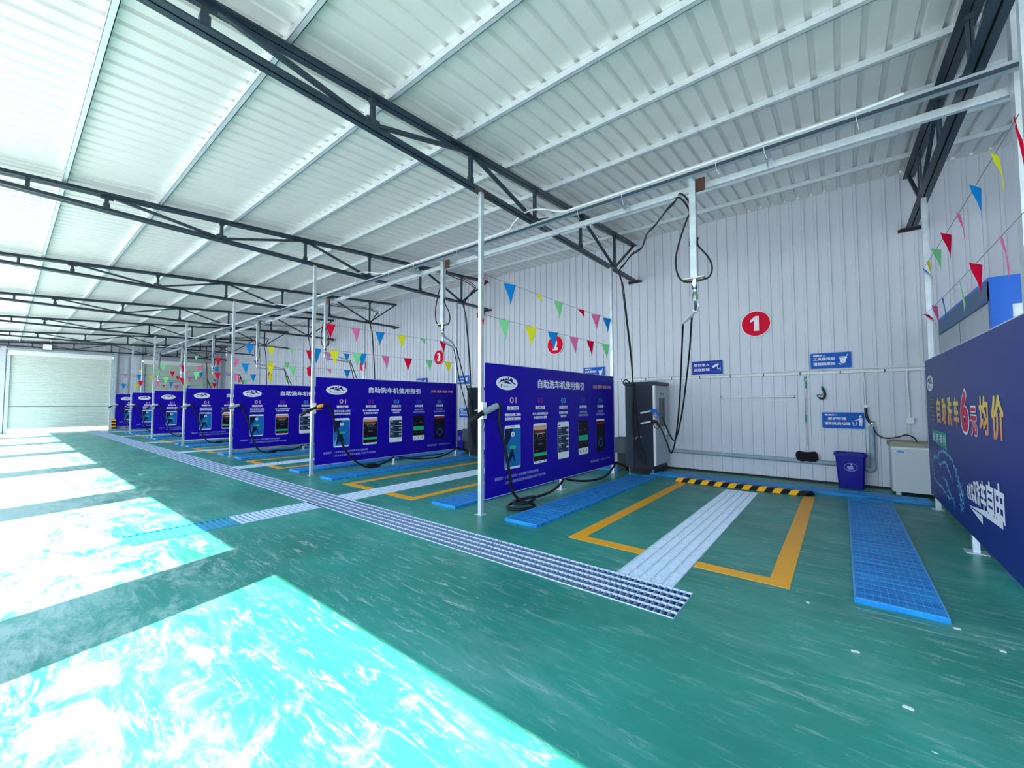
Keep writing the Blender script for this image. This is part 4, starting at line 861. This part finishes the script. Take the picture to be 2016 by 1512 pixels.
# floodlights
def flood(loc, label, tilt=.5):
    t = thing('floodlight', label, 'floodlight', loc, 'truss floodlights'); R0 = Matrix.Rotation(tilt, 4, 'Z') @ Matrix.Rotation(-.45, 4, 'X')
    m = MB(); m.box(-.10, .10, -.02, .03, -.24, -.04, 'black', R0); m.build('housing', t); m = MB(); m.box(-.08, .08, -.03, -.021, -.22, -.06, 'lampf', R0); m.build('lens', t, label='white square lens')
    m = MB(); m.box(-.11, -.10, -.01, .01, -.16, .0, 'black', R0); m.box(.10, .11, -.01, .01, -.16, .0, 'black', R0); m.box(-.11, .11, -.01, .01, -.0, .012, 'black', R0); m.box(-.03, .03, -.03, .03, .0, .07, 'black'); m.build('bracket', t); return t
flood((X1-S, 9.25, ZB-.1), 'small black floodlight under the second truss, left of numeral two'); flood((X1-3*S, 9.25, ZB-.1), 'small black floodlight under the fourth truss, far left of numeral three')
t = thing('floodlight', 'pale square lamp on the farthest truss above the big roller shutter', 'floodlight', (X1-6*S, 1.42, ZB+.03))
MB().box(.05, .13, -.16, .16, -.13, .15, 'lampf').build('lens', t); MB().box(.03, .05, -.18, .18, -.15, .17, 'steel').build('housing', t)
# booth behind the price panel
t = thing('attendant_booth', 'blue framed booth with grey side wall behind the navy price panel', 'booth', (1.27, 6.6, 0))
MB().box(.02, .05, .1, 2.9, 0, 2.62, 'boothp').box(.018, .05, 1.55, 1.56, 0, 2.62, 'signd').build('side_wall', t, label='pale grey sandwich panel wall')
MB().box(0, .06, .0, 2.92, 2.58, 2.79, 'boothd').build('fascia', t, label='dull blue top fascia')
m = MB(); m.box(0, .15, -.04, .06, 0, 2.79, 'booth'); m.box(.15, 1.7, -.04, .06, 2.52, 2.79, 'booth'); m.box(.22, 1.7, -.04, .06, 0, .95, 'booth'); m.box(1.5, 1.7, -.04, .06, 0, 2.79, 'booth'); m.build('front_frame', t)
MB().box(.15, 1.5, -.01, .02, .95, 2.52, 'pane').build('window_pane', t, label='white window'); MB().box(0, 1.7, 0, 2.9, 2.79, 2.83, 'booth').build('roof', t)

# ============================================================ pennants
rnd = random.Random(11)
def pennant(x, y_, z, col, yaw, fold, label, w_=.21, h_=.32):
    m = MB(); n = 4; vs = []; rows = 5
    for r in range(rows):
        f = r/(rows-1); hw = w_/2*(1-f)*(1-fold*.75)+.0015
        for c in range(n+1):
            u = -hw+2*hw*c/n; vs.append(Vector((.025*math.sin(3.0*u/w_+f*2.2)*(1+fold*1.5)+fold*.05*f, u+.02*f*math.sin(yaw*3), -h_*f*(1-.45*(fold > .4)))))
    Rz = Matrix.Rotation(yaw, 3, 'Z'); vs = [Rz @ v for v in vs]
    m.add(vs, [(r*(n+1)+c, r*(n+1)+c+1, (r+1)*(n+1)+c+1, (r+1)*(n+1)+c) for r in range(rows-1) for c in range(n)], FLAG[col], True)
    o = m.build('pennant', label=label, category='pennant', group='coloured pennants on strings'); o.location = (x, y_, z)
spec = {
 (1, 'u'): [(4.10, 'pink'), (4.76, 'blue'), (5.50, 'yellow'), (6.13, 'green'), (6.93, 'red'), (7.55, 'pink'), (8.06, 'blue')], (1, 'l'): [(4.10, 'red'), (4.62, 'green'), (5.30, 'yellow'), (5.94, 'blue'), (6.66, 'pink'), (7.30, 'red'), (7.98, 'green')],
 (2, 'u'): [(4.46, 'red'), (5.06, 'pink'), (5.70, 'blue'), (6.34, 'yellow'), (7.0, 'green'), (7.72, 'red')], (2, 'l'): [(4.16, 'blue'), (4.55, 'yellow'), (5.10, 'green'), (5.24, 'blue'), (5.86, 'pink'), (6.53, 'red'), (7.22, 'green'), (7.92, 'yellow')],
 (0, 'u'): [(4.2, 'red'), (4.66, 'yellow'), (5.24, 'blue'), (5.90, 'pink'), (6.52, 'red'), (7.12, 'green'), (7.70, 'yellow'), (8.13, 'blue')], (0, 'l'): [(4.62, 'pink'), (5.36, 'red'), (6.0, 'green'), (6.89, 'blue'), (7.42, 'pink'), (8.13, 'red')]}
cols = ['green', 'red', 'pink', 'blue', 'yellow']
foldsp = {(1, 'u', 2): .85, (1, 'u', 0): .9, (1, 'l', 0): .8, (2, 'u', 4): .6, (0, 'u', 7): .8, (0, 'l', 5): .9, (1, 'u', 4): .45}
for i in range(0, 8):
    xx = X1-S*(i-1)
    for lv in 'ul':
        z = {'u': 3.30, 'l': 2.73}[lv]-(.07 if i >= 2 else 0)+(.08 if i == 0 and lv == 'u' else 0)
        pname_ = 'navy price panel' if i == 0 else pname(i); lvn = 'upper' if lv == 'u' else 'lower'
        ya, yb = YP+.03, 8.16
        pts = [(xx-.04, ya+(yb-ya)*k/8, z-.015*math.sin(PI*k/8)) for k in range(9)]
        MB().tube(pts, .003, 'string', 4).build('pennant_string', label='%s pennant string over the %s' % (lvn, pname_), category='string')
        L = spec.get((i, lv))
        if L is None:
            st = rnd.randrange(5); L = [(4.45+.62*k+rnd.uniform(-.06, .06), cols[(st+k) % 5]) for k in range(6)]
        for k, (yy, c) in enumerate(L):
            f = foldsp.get((i, lv, k), rnd.choice([0, .05, .1, .15]) if i < 3 else rnd.choice([0, .1, .2, .6]))
            f2 = (yy-ya)/(yb-ya); zz = z-.015*math.sin(PI*max(0, min(1, f2)))
            pennant(xx-.04, yy, zz, c, rnd.uniform(-.35, .15), f, '%s pennant, %s from the front post, %s string over the %s' % (c, ORD[k], lvn, pname_))
bpy.context.view_layer.update()

# cable ties dangling from the service tube
for k, xx in enumerate((.2, -.6, -1.1, -2.3, -3.0, -5.6, -6.9, -7.8)):
    MB().tube(smoothpts([(xx, 5.31, 4.44), (xx, 5.305, 4.38), (xx+.01, 5.31, 4.30), (xx+.02+.01*(k % 3), 5.32, 4.24)]), .0025, 'white', 5).build('cable_tie', label='thin white cable tie dangling from the grey service tube', category='cable tie', group='dangling cable ties')
# scraps on the floor
SCRAPS = [(.02, 3.26, .3, .022, 'largest white scrap lying alone on the green floor before the right blue grating'), (.21, 2.83, -.1, .022, 'long thin white scrap on the floor nearest the camera'),
          (.55, 4.0, .2, .02, 'white scrap beside the front corner of the right blue grating'), (.71, 3.81, .1, .014, 'small pale scrap on the floor before the navy price panel'), (-.24, 3.82, .2, .012, 'tiny white scrap on the floor between yellow outline and right grating')]
for (xx, yy, a, sz, lab) in SCRAPS:
    m = MB(); Rz = Matrix.Translation((xx, yy, 0)) @ Matrix.Rotation(a, 4, 'Z'); m.prism([(-sz, -.008), (sz*.8, -.012), (sz, .006), (sz*.2, .014), (-sz*.9, .01)], 0.0005, .003, 'white', Rz)
    m.build('paper_scrap', label=lab, category='scrap', group='pale scraps on the floor')
bpy.context.view_layer.update()
